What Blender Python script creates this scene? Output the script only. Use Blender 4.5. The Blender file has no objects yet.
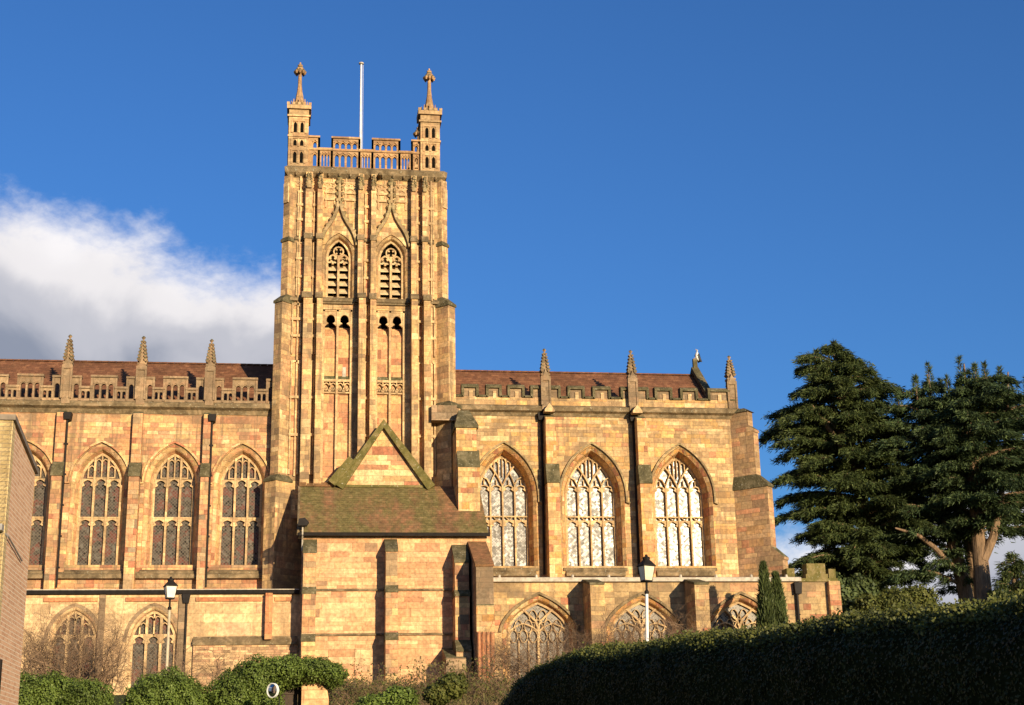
import bpy, math, random
import numpy as np
from mathutils import Vector, Matrix
from mathutils.geometry import tessellate_polygon

# ------------------------------------------------------------------ camera
F_PX, CX, CY = 1450.0, 512.0, 352.5
PITCH, ROLL, YAW = 0.27984739, -0.0196832, 0.14548055
CAM = np.array([-3.6, -86.0, -4.4])
_cy, _sy = math.cos(YAW), math.sin(YAW)
_cp, _sp = math.cos(PITCH), math.sin(PITCH)
_cr, _sr = math.cos(ROLL), math.sin(ROLL)
FWD = np.array([_sy*_cp, _cy*_cp, _sp])
_r0 = np.array([_cy, -_sy, 0.0])
_u0 = np.cross(_r0, FWD)
RGT = _cr*_r0 + _sr*_u0
UPV = -_sr*_r0 + _cr*_u0

scene = bpy.context.scene
COL = scene.collection
cam_d = bpy.data.cameras.new('camera')
cam_d.sensor_width = 36.0
cam_d.lens = F_PX/1024.0*36.0
cam_d.clip_start, cam_d.clip_end = 0.5, 3000.0
cam = bpy.data.objects.new('camera', cam_d)
COL.objects.link(cam)
M4 = Matrix.Identity(4)
for i in range(3):
    M4[i][0], M4[i][1], M4[i][2], M4[i][3] = RGT[i], UPV[i], -FWD[i], CAM[i]
cam.matrix_world = M4
scene.camera = cam

# ------------------------------------------------------------------ light
SUN_AZ, SUN_EL = math.radians(21.0), math.radians(10.0)    # azimuth measured from due south towards east
SUN_DIR = Vector((math.sin(SUN_AZ)*math.cos(SUN_EL), -math.cos(SUN_AZ)*math.cos(SUN_EL), math.sin(SUN_EL)))
sun_d = bpy.data.lights.new('sun', 'SUN')
sun_d.energy, sun_d.angle, sun_d.color = 5.0, math.radians(0.53), (1.0, 0.80, 0.52)
sun = bpy.data.objects.new('sun', sun_d)
sun.rotation_euler = SUN_DIR.to_track_quat('Z', 'Y').to_euler()
sun.location = (30, -120, 40)
COL.objects.link(sun)

world = bpy.data.worlds.new('World')
scene.world = world
world.use_nodes = True
wt = world.node_tree
wt.nodes.clear()
def wn(t, **k):
    n = wt.nodes.new(t)
    for a, v in k.items(): setattr(n, a, v)
    return n
def wm(op, a, b=None, c=None, clamp=False):
    n = wn('ShaderNodeMath', operation=op, use_clamp=clamp)
    for i, v in enumerate((a, b, c)):
        if v is None: continue
        if isinstance(v, (int, float)): n.inputs[i].default_value = v
        else: wt.links.new(v, n.inputs[i])
    return n.outputs[0]
def wramp(x, stops, interp='EASE'):
    n = wn('ShaderNodeValToRGB'); n.color_ramp.interpolation = interp
    e = n.color_ramp.elements
    while len(e) > 1: e.remove(e[0])
    e[0].position, e[0].color = stops[0][0], (*stops[0][1], 1)
    for p, c in stops[1:]:
        q = e.new(p); q.color = (*c, 1)
    wt.links.new(x, n.inputs[0]); return n.outputs[0]
def wmix(f, a, b):
    n = wn('ShaderNodeMix', data_type='RGBA')
    for s, v in ((0, f), (6, a), (7, b)):
        if isinstance(v, (int, float)): n.inputs[s].default_value = v
        elif isinstance(v, tuple): n.inputs[s].default_value = (*v, 1)
        else: wt.links.new(v, n.inputs[s])
    return n.outputs[2]
sky = wn('ShaderNodeTexSky', sky_type='NISHITA')
sky.sun_disc = False
sky.sun_elevation = SUN_EL
sky.sun_rotation = math.pi - SUN_AZ
sky.altitude, sky.air_density, sky.dust_density, sky.ozone_density = 0.0, 1.0, 1.8, 3.0
tc = wn('ShaderNodeTexCoord')
sep = wn('ShaderNodeSeparateXYZ'); wt.links.new(tc.outputs['Generated'], sep.inputs[0])
az = wm('MULTIPLY', wm('ARCTAN2', sep.outputs[0], sep.outputs[1]), 57.29578)
el = wm('MULTIPLY', wm('ARCSINE', sep.outputs[2]), 57.29578)
def wnoise(scale, detail=6, rough=0.55, sy=1.0, off=0.0, dist=0.0):
    cx = wn('ShaderNodeCombineXYZ')
    wt.links.new(az, cx.inputs[0])
    wt.links.new(wm('MULTIPLY', el, sy), cx.inputs[1]); cx.inputs[2].default_value = off
    n = wn('ShaderNodeTexNoise'); n.inputs['Scale'].default_value = scale
    n.inputs['Detail'].default_value = detail; n.inputs['Roughness'].default_value = rough
    n.inputs['Distortion'].default_value = dist
    wt.links.new(cx.outputs[0], n.inputs['Vector']); return n.outputs['Fac']
# the bank of cloud in the west: its upper edge falls towards the tower
edge = wramp(wm('MULTIPLY_ADD', az, 1/60.0, 0.5), [(0.0, (.26,)*3), (0.315, (.284,)*3), (0.38, (.270,)*3), (0.44, (.258,)*3), (0.475, (.256,)*3), (0.50, (.20,)*3), (0.535, (.10,)*3), (0.60, (.118,)*3), (0.80, (.108,)*3), (1.0, (.15,)*3)], 'EASE')
edge_deg = wm('MULTIPLY', edge, 75.0)
n1 = wm('MULTIPLY_ADD', wnoise(0.22, 8, 0.55, 1.3, 3.1, 0.35), 2.8, -1.4)
n2 = wm('MULTIPLY_ADD', wnoise(0.7, 6, 0.6, 1.6, 8.1, 0.2), 2.2, -1.1)
n3 = wm('MULTIPLY_ADD', wnoise(2.2, 5, 0.6, 1.5, 1.9, 0.3), 0.8, -0.4)
depth = wm('ADD', wm('ADD', wm('ADD', wm('SUBTRACT', edge_deg, el), n1), n2), n3)
cmask = wn('ShaderNodeMapRange', interpolation_type='SMOOTHSTEP')
wt.links.new(depth, cmask.inputs[0]); cmask.inputs[1].default_value = -0.9; cmask.inputs[2].default_value = 1.7
shade = wm('ADD', wm('MULTIPLY', wm('SUBTRACT', edge_deg, el), 0.125), wm('MULTIPLY_ADD', wnoise(0.22, 6, 0.5, 1.0, 5.7, 0.4), 0.7, -0.35))
ccol = wramp(shade, [(0.0, (6.9, 6.7, 6.8)), (0.24, (6.2, 6.0, 6.1)), (0.42, (3.9, 3.95, 4.4)), (0.66, (2.0, 2.25, 2.9))], 'EASE')
skyc = wn('ShaderNodeMix', data_type='RGBA', blend_type='MULTIPLY'); skyc.inputs[0].default_value = 1.0
wt.links.new(sky.outputs[0], skyc.inputs[6]); skyc.inputs[7].default_value = (0.47, 0.83, 1.30, 1)
final = wmix(cmask.outputs[0], skyc.outputs[2], ccol)
bg = wn('ShaderNodeBackground'); bg.inputs['Strength'].default_value = 0.092
wt.links.new(final, bg.inputs['Color'])
wo = wn('ShaderNodeOutputWorld'); wt.links.new(bg.outputs[0], wo.inputs[0])

scene.view_settings.view_transform = 'Standard'
scene.view_settings.look = 'None'
scene.view_settings.exposure = 0.62
scene.view_settings.gamma = 1.0
scene.view_settings.use_curve_mapping = False
scene.cycles.use_denoising = True
scene.cycles.max_bounces = 5
scene.cycles.sample_clamp_indirect = 6.0

# ------------------------------------------------------------------ helpers
random.seed(7)
RNG = np.random.default_rng(11)
def P(px, py, Y):                       # the point of the plane y = Y seen at a pixel of the photograph
    d = FWD + (px-CX)/F_PX*RGT - (py-CY)/F_PX*UPV
    return CAM + d*((Y-CAM[1])/d[1])
def X(px, py, Y): return float(P(px, py, Y)[0])
def Z(px, py, Y): return float(P(px, py, Y)[2])
def gz(x, y):                           # ground height: the churchyard bank falls towards the viewer
    t = min(1.0, max(0.0, (y+80.0)/70.0)); t = t*t*(3-2*t)
    return -6.0 + 5.3*t

class MB:
    def __init__(s): s.v, s.f, s.mi, s.cur = [], [], [], 0
    def face(s, pts):
        b = len(s.v); s.v += [tuple(map(float, p)) for p in pts]
        s.f.append(tuple(range(b, b+len(pts)))); s.mi.append(s.cur); return s
    def grid(s, rings, closed=True, cap0=False, cap1=False):
        b = len(s.v); n = len(rings[0])
        for r in rings: s.v += [tuple(map(float, p)) for p in r]
        for i in range(len(rings)-1):
            for j in range(n if closed else n-1):
                k = (j+1) % n
                s.f.append((b+i*n+j, b+i*n+k, b+(i+1)*n+k, b+(i+1)*n+j)); s.mi.append(s.cur)
        if cap0: s.f.append(tuple(b+j for j in range(n))[::-1]); s.mi.append(s.cur)
        if cap1: s.f.append(tuple(b+(len(rings)-1)*n+j for j in range(n))); s.mi.append(s.cur)
        return s
    def box(s, x0, x1, y0, y1, z0, z1):
        return s.grid([[(x0,y0,z0),(x1,y0,z0),(x1,y1,z0),(x0,y1,z0)], [(x0,y0,z1),(x1,y0,z1),(x1,y1,z1),(x0,y1,z1)]], True, True, True)
    def plate(s, outer, holes, y0, y1, hole_sides=True):        # outline in x-z, from y0 back to y1
        loops = [list(outer)] + [list(h) for h in holes]
        tris = tessellate_polygon([[Vector((p[0], p[1], 0)) for p in l] for l in loops])
        flat = [p for l in loops for p in l]
        for y in (y0, y1):
            b = len(s.v); s.v += [(p[0], y, p[1]) for p in flat]
            for t in tris: s.f.append(tuple(b+i for i in t)); s.mi.append(s.cur)
        for i, l in enumerate(loops):
            if i and not hole_sides: continue
            s.grid([[(p[0], y0, p[1]) for p in l], [(p[0], y1, p[1]) for p in l]])
        return s
    def ext_x(s, poly, x0, x1):                                   # outline in y-z carried along x
        return s.grid([[(x0, p[0], p[1]) for p in poly], [(x1, p[0], p[1]) for p in poly]], True, True, True)
    def plan(s, poly, z0, z1, poly2=None):
        q = poly2 or poly
        return s.grid([[(p[0],p[1],z0) for p in poly], [(p[0],p[1],z1) for p in q]], True, True, True)
    def bar(s, path, w, y0, y1, closed=False):                    # ribbon along a path in x-z with a square section
        n = len(path); L, R = [], []
        for i in range(n):
            a = path[(i-1) % n] if (i > 0 or closed) else path[i]
            b = path[(i+1) % n] if (i < n-1 or closed) else path[i]
            dx, dz = b[0]-a[0], b[1]-a[1]; l = math.hypot(dx, dz) or 1
            nx, nz = -dz/l, dx/l; p = path[i]
            L.append((p[0]+nx*w/2, p[1]+nz*w/2)); R.append((p[0]-nx*w/2, p[1]-nz*w/2))
        rings = [[(L[i][0], y0, L[i][1]), (R[i][0], y0, R[i][1]), (R[i][0], y1, R[i][1]), (L[i][0], y1, L[i][1])] for i in range(n)]
        if closed: rings.append(rings[0]); return s.grid(rings)
        return s.grid(rings, True, True, True)
    def ngon(s, cx, cy, z0, r0, z1, r1, n=4, rot=None, caps=True):
        rot = math.pi/n if rot is None else rot
        ring = lambda r, z: [(cx+r*math.cos(rot+2*math.pi*i/n), cy+r*math.sin(rot+2*math.pi*i/n), z) for i in range(n)]
        return s.grid([ring(r0, z0), ring(r1, z1)], True, caps, caps)
    def lathe(s, cx, cy, prof, n=12):
        rings = [[(cx+r*math.cos(2*math.pi*i/n), cy+r*math.sin(2*math.pi*i/n), z) for i in range(n)] for r, z in prof]
        return s.grid(rings, True, True, True)
    def tube(s, pts, rad, n=6):
        pts = [Vector(p) for p in pts]; rings = []
        rad = rad if isinstance(rad, (list, tuple)) else [rad]*len(pts)
        ref = Vector((0.31, 0.17, 0.93))
        for i, p in enumerate(pts):
            d = (pts[min(i+1, len(pts)-1)] - pts[max(i-1, 0)]).normalized()
            a = d.cross(ref)
            if a.length < 1e-3: a = d.cross(Vector((1, 0, 0)))
            a.normalize(); b = d.cross(a)
            rings.append([p + (a*math.cos(2*math.pi*k/n) + b*math.sin(2*math.pi*k/n))*rad[i] for k in range(n)])
        return s.grid(rings, True, True, True)
    def build(s, name, mats, parent=None, smooth=False):
        me = bpy.data.meshes.new(name)
        me.from_pydata(s.v, [], s.f)
        mats = mats if isinstance(mats, (list, tuple)) else [mats]
        for m in mats: me.materials.append(m)
        if len(mats) > 1: me.polygons.foreach_set('material_index', s.mi)
        if smooth: me.polygons.foreach_set('use_smooth', [True]*len(s.f))
        me.update()
        o = bpy.data.objects.new(name, me); COL.objects.link(o)
        if parent is not None: o.parent = parent
        return o
def link_np(name, verts, faces_n, mat, parent=None):              # verts in runs of faces_n corners, one face each
    n = len(verts)//faces_n
    me = bpy.data.meshes.new(name)
    me.vertices.add(len(verts)); me.vertices.foreach_set('co', np.asarray(verts, dtype=np.float32).ravel())
    me.loops.add(len(verts)); me.loops.foreach_set('vertex_index', np.arange(len(verts), dtype=np.int32))
    me.polygons.add(n); me.polygons.foreach_set('loop_start', np.arange(0, n*faces_n, faces_n, dtype=np.int32))
    me.materials.append(mat); me.update(calc_edges=True); me.validate()
    o = bpy.data.objects.new(name, me); COL.objects.link(o)
    if parent is not None: o.parent = parent
    return o
def thing(name, label, cat, loc=(0, 0, 0), group=None):
    o = bpy.data.objects.new(name, None); COL.objects.link(o); o.empty_display_size = 0.3
    o.location = loc
    return tag(o, label, cat, group)
def tag(o, label, cat, group=None):
    o['label'], o['category'] = label, cat
    if group: o['group'] = group
    return o
def copy_tree(o, parent=None):
    c = o.copy(); COL.objects.link(c)
    if parent is not None: c.parent = parent
    for ch in list(o.children): copy_tree(ch, c)
    return c
def offset(o, x=0, y=0, z=0): o.location = (o.location.x+x, o.location.y+y, o.location.z+z); return o

# ------------------------------------------------------------------ materials
class NT:
    def __init__(s, name):
        s.m = bpy.data.materials.new(name); s.m.use_nodes = True
        s.t = s.m.node_tree; s.b = s.t.nodes['Principled BSDF']; s.out = s.t.nodes['Material Output']
    def n(s, t, ins=None, **k):
        nd = s.t.nodes.new(t)
        for a, v in k.items(): setattr(nd, a, v)
        for a, v in (ins or {}).items(): s.put(nd.inputs[a], v)
        return nd
    def put(s, sock, v):
        if hasattr(v, 'links') or isinstance(v, bpy.types.NodeSocket): s.t.links.new(v, sock)
        elif isinstance(v, tuple) and len(v) == 3 and sock.type == 'RGBA': sock.default_value = (*v, 1)
        else: sock.default_value = v
    def math(s, op, a, b=0.0, c=0.0, clamp=False):
        return s.n('ShaderNodeMath', {0: a, 1: b, 2: c}, operation=op, use_clamp=clamp).outputs[0]
    def mix(s, f, a, b, blend='MIX'):
        return s.n('ShaderNodeMix', {0: f, 6: a, 7: b}, data_type='RGBA', blend_type=blend).outputs[2]
    def ramp(s, x, stops, interp='LINEAR'):
        nd = s.n('ShaderNodeValToRGB', {0: x}); nd.color_ramp.interpolation = interp
        e = nd.color_ramp.elements
        while len(e) > 1: e.remove(e[0])
        e[0].position, e[0].color = stops[0][0], (*stops[0][1], 1)
        for p, c in stops[1:]: e.new(p).color = (*c, 1)
        return nd.outputs[0]
    def mr(s, x, a, b, c=0.0, d=1.0):
        return s.n('ShaderNodeMapRange', {0: x, 1: a, 2: b, 3: c, 4: d}, interpolation_type='SMOOTHSTEP').outputs[0]
    def noise(s, vec, scale, detail=4, rough=0.55, dist=0.0):
        return s.n('ShaderNodeTexNoise', {'Vector': vec, 'Scale': scale, 'Detail': detail, 'Roughness': rough, 'Distortion': dist}).outputs[0]
    def white(s, vec): return s.n('ShaderNodeTexWhiteNoise', {'Vector': vec}, noise_dimensions='3D').outputs[0]
    def xyz(s, x=0.0, y=0.0, z=0.0): return s.n('ShaderNodeCombineXYZ', {0: x, 1: y, 2: z}).outputs[0]
    def wall_coords(s):                                           # u along the wall, z up
        g = s.n('ShaderNodeNewGeometry')
        p = s.n('ShaderNodeSeparateXYZ', {0: g.outputs['Position']}); nn = s.n('ShaderNodeSeparateXYZ', {0: g.outputs['True Normal']})
        u = s.math('SUBTRACT', s.math('MULTIPLY', p.outputs[1], nn.outputs[0]), s.math('MULTIPLY', p.outputs[0], nn.outputs[1]))
        l = s.math('SQRT', s.math('ADD', s.math('ADD', s.math('MULTIPLY', nn.outputs[0], nn.outputs[0]), s.math('MULTIPLY', nn.outputs[1], nn.outputs[1])), 0.0001))
        return g.outputs['Position'], s.math('DIVIDE', u, l), p.outputs[2], nn.outputs[2]
    def rough(s, r, spec=0.3):
        s.put(s.b.inputs['Roughness'], r); s.b.inputs['Specular IOR Level'].default_value = spec
    def bump(s, h, dist=0.02, strength=0.6):
        bn = s.n('ShaderNodeBump', {'Strength': strength, 'Distance': dist, 'Height': h}); s.t.links.new(bn.outputs[0], s.b.inputs['Normal'])
    def color(s, c): s.put(s.b.inputs['Base Color'], c)

def stone(name, stops, bw=0.62, rh=0.30, seed=0.0, dirt=0.45, moss=1.0, mortar=0.35, dirt_col=(.17, .12, .075), streak=0.35):
    t = NT(name)
    pos, u, z, nz = t.wall_coords()
    stops = [(p, (c[0]*.95, c[1]*.86, c[2]*.785)) for p, c in stops]
    zz = t.math('ADD', z, 50.0+seed)
    zw = t.math('ADD', zz, t.math('ADD', t.math('MULTIPLY', t.math('SINE', t.math('MULTIPLY', zz, 2.1)), 0.11), t.math('MULTIPLY', t.math('SINE', t.math('MULTIPLY', zz, 5.3)), 0.05)))
    zr = t.math('DIVIDE', zw, rh)
    row = t.math('FLOOR', zr)
    rr = t.white(t.xyz(row, seed, 1.7))
    wd = t.math('MULTIPLY', t.math('MULTIPLY_ADD', rr, 0.7, 0.65), bw)
    ur = t.math('ADD', t.math('DIVIDE', t.math('ADD', u, 200.0), wd), t.math('MULTIPLY', rr, 17.0))
    c1 = t.math('FLOOR', ur)
    c2 = t.math('MULTIPLY', t.math('FLOOR', t.math('MULTIPLY', c1, 0.5)), 2.0)
    pick = t.math('GREATER_THAN', t.white(t.xyz(c2, row, seed+4.4)), 0.62)
    colid = t.math('ADD', t.math('MULTIPLY', c2, pick), t.math('MULTIPLY', c1, t.math('SUBTRACT', 1.0, pick)))
    rid = t.white(t.xyz(colid, row, seed+9.2))
    base = t.ramp(rid, stops, 'CONSTANT')
    val = t.math('MULTIPLY_ADD', t.white(t.xyz(colid, row, seed+21.0)), 0.50, 0.74)
    base = t.mix(1.0, base, t.n('ShaderNodeCombineColor', {0: val, 1: val, 2: val}).outputs[0], 'MULTIPLY')
    fine = t.noise(pos, 5.5, 6, 0.7)
    fv = t.mr(fine, 0.3, 0.7, 0.66, 1.24)
    base = t.mix(1.0, base, t.n('ShaderNodeCombineColor', {0: fv, 1: fv, 2: fv}).outputs[0], 'MULTIPLY')
    mot = t.noise(pos, 1.6, 5, 0.65, 0.6)
    base = t.mix(t.math('MULTIPLY', t.mr(mot, 0.48, 0.66), 0.26), base, (.48, .25, .135))
    mot2 = t.noise(t.n('ShaderNodeVectorMath', {0: pos, 1: (7.3, 1.9, 4.1)}, operation='ADD').outputs[0], 2.3, 5, 0.7, 0.4)
    base = t.mix(t.math('MULTIPLY', t.mr(mot2, 0.52, 0.66), 0.42), base, (.30, .22, .13))
    big = t.noise(pos, 0.45, 5, 0.62, 0.5)
    sv = t.n('ShaderNodeVectorMath', {0: pos, 1: (2.2, 2.2, 0.16)}, operation='MULTIPLY').outputs[0]
    st = t.noise(sv, 1.0, 4, 0.6)
    d = t.math('MULTIPLY', t.mr(big, 0.44, 0.64), dirt)
    d2 = t.math('MULTIPLY', t.mr(st, 0.48, 0.66), streak)
    base = t.mix(t.math('MAXIMUM', d, d2), base, dirt_col)
    # joints
    fu = t.math('FRACT', ur); fz = t.math('FRACT', zr)
    eu = t.math('MULTIPLY', t.math('MINIMUM', fu, t.math('SUBTRACT', 1.0, fu)), wd)
    even = t.math('LESS_THAN', t.math('ABSOLUTE', t.math('SUBTRACT', t.math('SUBTRACT', c1, c2), t.math('LESS_THAN', fu, 0.5))), 0.5)
    ez = t.math('MULTIPLY', t.math('MINIMUM', fz, t.math('SUBTRACT', 1.0, fz)), rh)
    ed = t.math('MINIMUM', eu, ez)
    joint = t.math('SUBTRACT', 1.0, t.mr(ed, 0.0, 0.022))
    base = t.mix(t.math('MULTIPLY', joint, mortar), base, (.20, .15, .10))
    # lichen and moss where water lies
    ms = t.math('MULTIPLY', t.mr(nz, 0.15, 0.45), moss)
    mn = t.noise(pos, 3.2, 5, 0.65)
    mcol = t.ramp(mn, [(0.30, (.045, .042, .022)), (0.48, (.10, .095, .045)), (0.60, (.16, .145, .085)), (0.72, (.36, .33, .25))])
    base = t.mix(ms, base, mcol)
    t.color(base); t.rough(0.93, 0.15)
    h = t.math('ADD', t.math('MULTIPLY', t.noise(pos, 9.0, 5, 0.7), 0.6), t.math('ADD', t.math('MULTIPLY', joint, -0.5), t.math('MULTIPLY', rid, 0.5)))
    t.bump(h, 0.035, 0.8)
    return t.m

CREAM, YEL, PALE = (.66, .47, .225), (.62, .41, .165), (.71, .55, .305)
PINK, RED, SALM = (.55, .29, .165), (.42, .185, .11), (.64, .37, .19)
BRN, GRY, ORG = (.33, .225, .13), (.27, .215, .15), (.62, .35, .125)
S_NAVE = stone('nave_sandstone', [(0, SALM), (.24, (.66, .44, .22)), (.42, (.58, .33, .19)), (.60, CREAM), (.72, (.52, .27, .16)), (.82, (.45, .31, .19)), (.90, PALE), (.96, RED)], 0.66, 0.28, 1.0, 0.65, streak=.75)
S_JAMB = stone('dressed_sandstone', [(0, CREAM), (.35, SALM), (.62, (.70, .50, .28)), (.84, PINK), (.96, RED)], 0.6, 0.42, 2.0, 0.28, mortar=.2)
S_CHOIR = stone('choir_sandstone', [(0, CREAM), (.24, YEL), (.40, (.53, .39, .21)), (.60, PALE), (.74, (.42, .30, .165)), (.90, (.58, .36, .15)), (.95, (.52, .28, .16))], 0.60, 0.26, 3.0, 0.6, streak=0.6)
S_CHJAMB = stone('choir_dressed_stone', [(0, CREAM), (.3, ORG), (.5, YEL), (.64, SALM), (.78, PALE), (.90, (.46, .21, .12))], 0.5, 0.36, 4.0, 0.22)
S_TOWER = stone('tower_sandstone', [(0, CREAM), (.30, PALE), (.48, (.66, .46, .23)), (.66, (.55, .35, .19)), (.80, (.60, .43, .23)), (.90, (.42, .30, .17)), (.96, BRN)], 0.62, 0.35, 5.0, 0.7, mortar=0.25, streak=0.75)
S_PANEL = stone('tower_panel_stone', [(0, SALM), (.35, PINK), (.60, CREAM), (.78, (.62, .40, .22)), (.93, RED)], 0.70, 0.42, 6.0, 0.28)
S_PORCH = stone('porch_sandstone', [(0, (.70, .45, .25)), (.35, (.68, .47, .27)), (.62, (.67, .40, .22)), (.88, (.60, .33, .19)), (.97, (.45, .30, .19))], 0.80, 0.29, 7.0, 0.25, mortar=0.16, streak=0.25)
S_LOW = stone('aisle_render', [(0, (.70, .53, .31)), (.5, (.69, .51, .29)), (.93, (.62, .40, .25))], 1.4, 0.5, 8.0, 0.30, mortar=0.08, streak=0.40)
S_CHAISLE = stone('choir_aisle_stone', [(0, (.54, .41, .22)), (.28, (.46, .35, .19)), (.50, CREAM), (.66, (.50, .30, .17)), (.76, (.34, .255, .14)), (.93, RED)], 0.70, 0.34, 9.0, 0.65, streak=0.5)
S_DARK = stone('weathered_stone', [(0, (.24, .19, .13)), (.4, (.33, .25, .165)), (.7, (.20, .155, .10)), (.9, (.40, .31, .20))], 0.9, 0.35, 10.0, 0.7, mortar=0.3)
S_BUTT = stone('buttress_stone', [(0, CREAM), (.25, SALM), (.5, PINK), (.68, (.50, .37, .22)), (.85, RED), (.94, GRY)], 0.55, 0.34, 11.0, 0.45)
S_DIAG = stone('corner_buttress_stone', [(0, (.50, .36, .20)), (.3, (.44, .31, .18)), (.55, (.52, .34, .17)), (.8, (.38, .26, .16)), (.93, PINK)], 0.70, 0.31, 12.0, 0.55)
S_TRAC = stone('tracery_stone', [(0, (.64, .49, .28)), (.5, (.58, .44, .25)), (.8, (.50, .37, .21))], 0.6, 0.5, 13.0, 0.25, mortar=0.05)
S_PARA = stone('parapet_stone', [(0, (.30, .23, .15)), (.4, (.25, .19, .125)), (.75, (.35, .265, .165))], 0.8, 0.4, 14.0, 0.5, mortar=0.15)
S_TPARA = stone('tower_parapet_stone', [(0, (.44, .285, .15)), (.4, (.50, .34, .18)), (.75, (.38, .24, .13))], 0.8, 0.4, 15.0, 0.4, mortar=0.15)
S_TURR = stone('turret_stone', [(0, (.58, .43, .24)), (.4, (.53, .38, .21)), (.75, (.46, .31, .17))], 0.7, 0.34, 25.0, 0.4, mortar=0.15)
S_OGEE = stone('lichened_hood_stone', [(0, (.34, .29, .16)), (.4, (.42, .34, .20)), (.75, (.26, .22, .12))], 0.4, 0.3, 26.0, 0.5, mortar=0.1)
S_GABLE = stone('gable_stone', [(0, PALE), (.42, CREAM), (.62, (.58, .43, .25)), (.74, PINK), (.88, RED), (.95, BRN)], 0.75, 0.36, 27.0, 0.25)
S_SILL = stone('sheltered_sill_stone', [(0, SALM), (.5, CREAM)], 0.7, 0.42, 28.0, 0.2, moss=0.0)
S_RED = stone('red_stone', [(0, (.52, .22, .11)), (.5, (.60, .30, .14)), (.85, (.44, .18, .10))], 0.9, 0.6, 16.0, 0.25)
S_RUBBLE = stone('rubble_stone', [(0, (.60, .42, .24)), (.3, (.64, .47, .27)), (.6, (.50, .31, .19)), (.85, (.36, .25, .15))], 0.36, 0.17, 17.0, 0.4, mortar=0.5)

def mossy(name, a, b, c, scale=2.0):
    t = NT(name); g = t.n('ShaderNodeNewGeometry').outputs['Position']
    n1 = t.noise(g, scale, 6, 0.68, 0.6); n2 = t.noise(g, scale*5, 4, 0.6)
    base = t.ramp(n1, [(0.30, a), (0.5, b), (0.66, c)])
    base = t.mix(t.mr(n2, 0.60, 0.72), base, (.34, .31, .22))
    t.color(base); t.rough(0.95, 0.1); t.bump(n2, 0.05, 0.8); return t.m
M_MOSS = mossy('lichen_stone', (.045, .040, .022), (.10, .085, .045), (.19, .155, .09))
M_COPE = mossy('mossy_coping', (.065, .060, .02), (.135, .115, .038), (.24, .18, .085), 1.4)
M_LEDGE = mossy('weathered_ledge', (.08, .058, .034), (.17, .125, .07), (.31, .22, .125), 1.6)

def tiles(name, a, b, c, moss=0.0, rh=0.12, tw=0.17, slope=True):
    t = NT(name); pos, u, z, nz = t.wall_coords()
    zr = t.math('DIVIDE', t.math('ADD', z, 50.0), rh*0.62); row = t.math('FLOOR', zr)
    ur = t.math('ADD', t.math('DIVIDE', u, tw), t.math('MULTIPLY', t.math('MODULO', row, 2.0), 0.5))
    rid = t.white(t.xyz(t.math('FLOOR', ur), row, 3.0))
    base = t.ramp(rid, [(0, a), (0.4, b), (0.8, c)])
    big = t.noise(pos, 0.5, 5, 0.65, 0.4)
    base = t.mix(t.math('MULTIPLY', t.mr(big, 0.42, 0.66), 0.6), base, (a[0]*.55, a[1]*.6, a[2]*.6))
    if moss:
        n = t.noise(t.n('ShaderNodeVectorMath', {0: pos, 1: (1.0, .35, .35)}, operation='MULTIPLY').outputs[0], 0.55, 8, 0.68, 0.3)
        mc = t.ramp(t.noise(pos, 4.0, 5, 0.7), [(0.3, (.06, .062, .02)), (0.55, (.13, .115, .038)), (0.75, (.27, .21, .11))])
        base = t.mix(t.math('MULTIPLY', t.mr(n, 0.39, 0.56), moss), base, mc)
        w = t.noise(pos, 6.0, 4, 0.75)
        base = t.mix(t.math('MULTIPLY', t.mr(w, 0.60, 0.72), 0.45), base, (.34, .28, .17))
    fz = t.math('FRACT', zr); fu = t.math('FRACT', ur)
    gap = t.math('MAXIMUM', t.math('LESS_THAN', fz, 0.14), t.math('LESS_THAN', fu, 0.07))
    base = t.mix(t.math('MULTIPLY', gap, 0.30), base, (.03, .02, .015))
    mt = t.mr(t.noise(pos, 2.6, 6, 0.75), 0.3, 0.7, 0.72, 1.30)
    base = t.mix(1.0, base, t.n('ShaderNodeCombineColor', {0: mt, 1: mt, 2: mt}).outputs[0], 'MULTIPLY')
    t.color(base); t.rough(0.9, 0.2)
    t.bump(t.math('ADD', fz, t.math('MULTIPLY', rid, 0.6)), 0.03, 0.7); return t.m
M_ROOF = tiles('brown_roof_tiles', (.175, .075, .038), (.145, .062, .034), (.215, .098, .05), rh=.30, tw=.26)
M_PROOF = tiles('mossy_roof_tiles', (.20, .105, .05), (.17, .10, .05), (.25, .12, .06), 0.8, rh=.26, tw=.22)
M_RTILE = tiles('red_tile_slope', (.23, .105, .05), (.19, .09, .045), (.27, .125, .06), 0.25)

def simple(name, col, r=0.6, metal=0.0, spec=0.4, var=0.25, scale=4.0):
    t = NT(name); g = t.n('ShaderNodeNewGeometry').outputs['Position']
    n = t.noise(g, scale, 5, 0.6)
    v = t.mr(n, 0.3, 0.7, 1.0-var, 1.0+var)
    t.color(t.mix(1.0, col, t.n('ShaderNodeCombineColor', {0: v, 1: v, 2: v}).outputs[0], 'MULTIPLY'))
    t.rough(r, spec); t.b.inputs['Metallic'].default_value = metal; return t.m
M_IRON = simple('black_iron', (.016, .013, .012), 0.6, spec=0.12)
M_LEAD = simple('lead_sheet', (.42, .37, .30), 0.7, spec=.2)
M_WHITE = simple('white_paint', (.72, .71, .68), 0.45, var=0.12)
M_VOID = simple('dark_interior', (.008, .007, .006), 1.0, spec=0.0)
M_LOUV = simple('louvre_slate', (.52, .40, .235), 0.9, spec=0.1)

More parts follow.
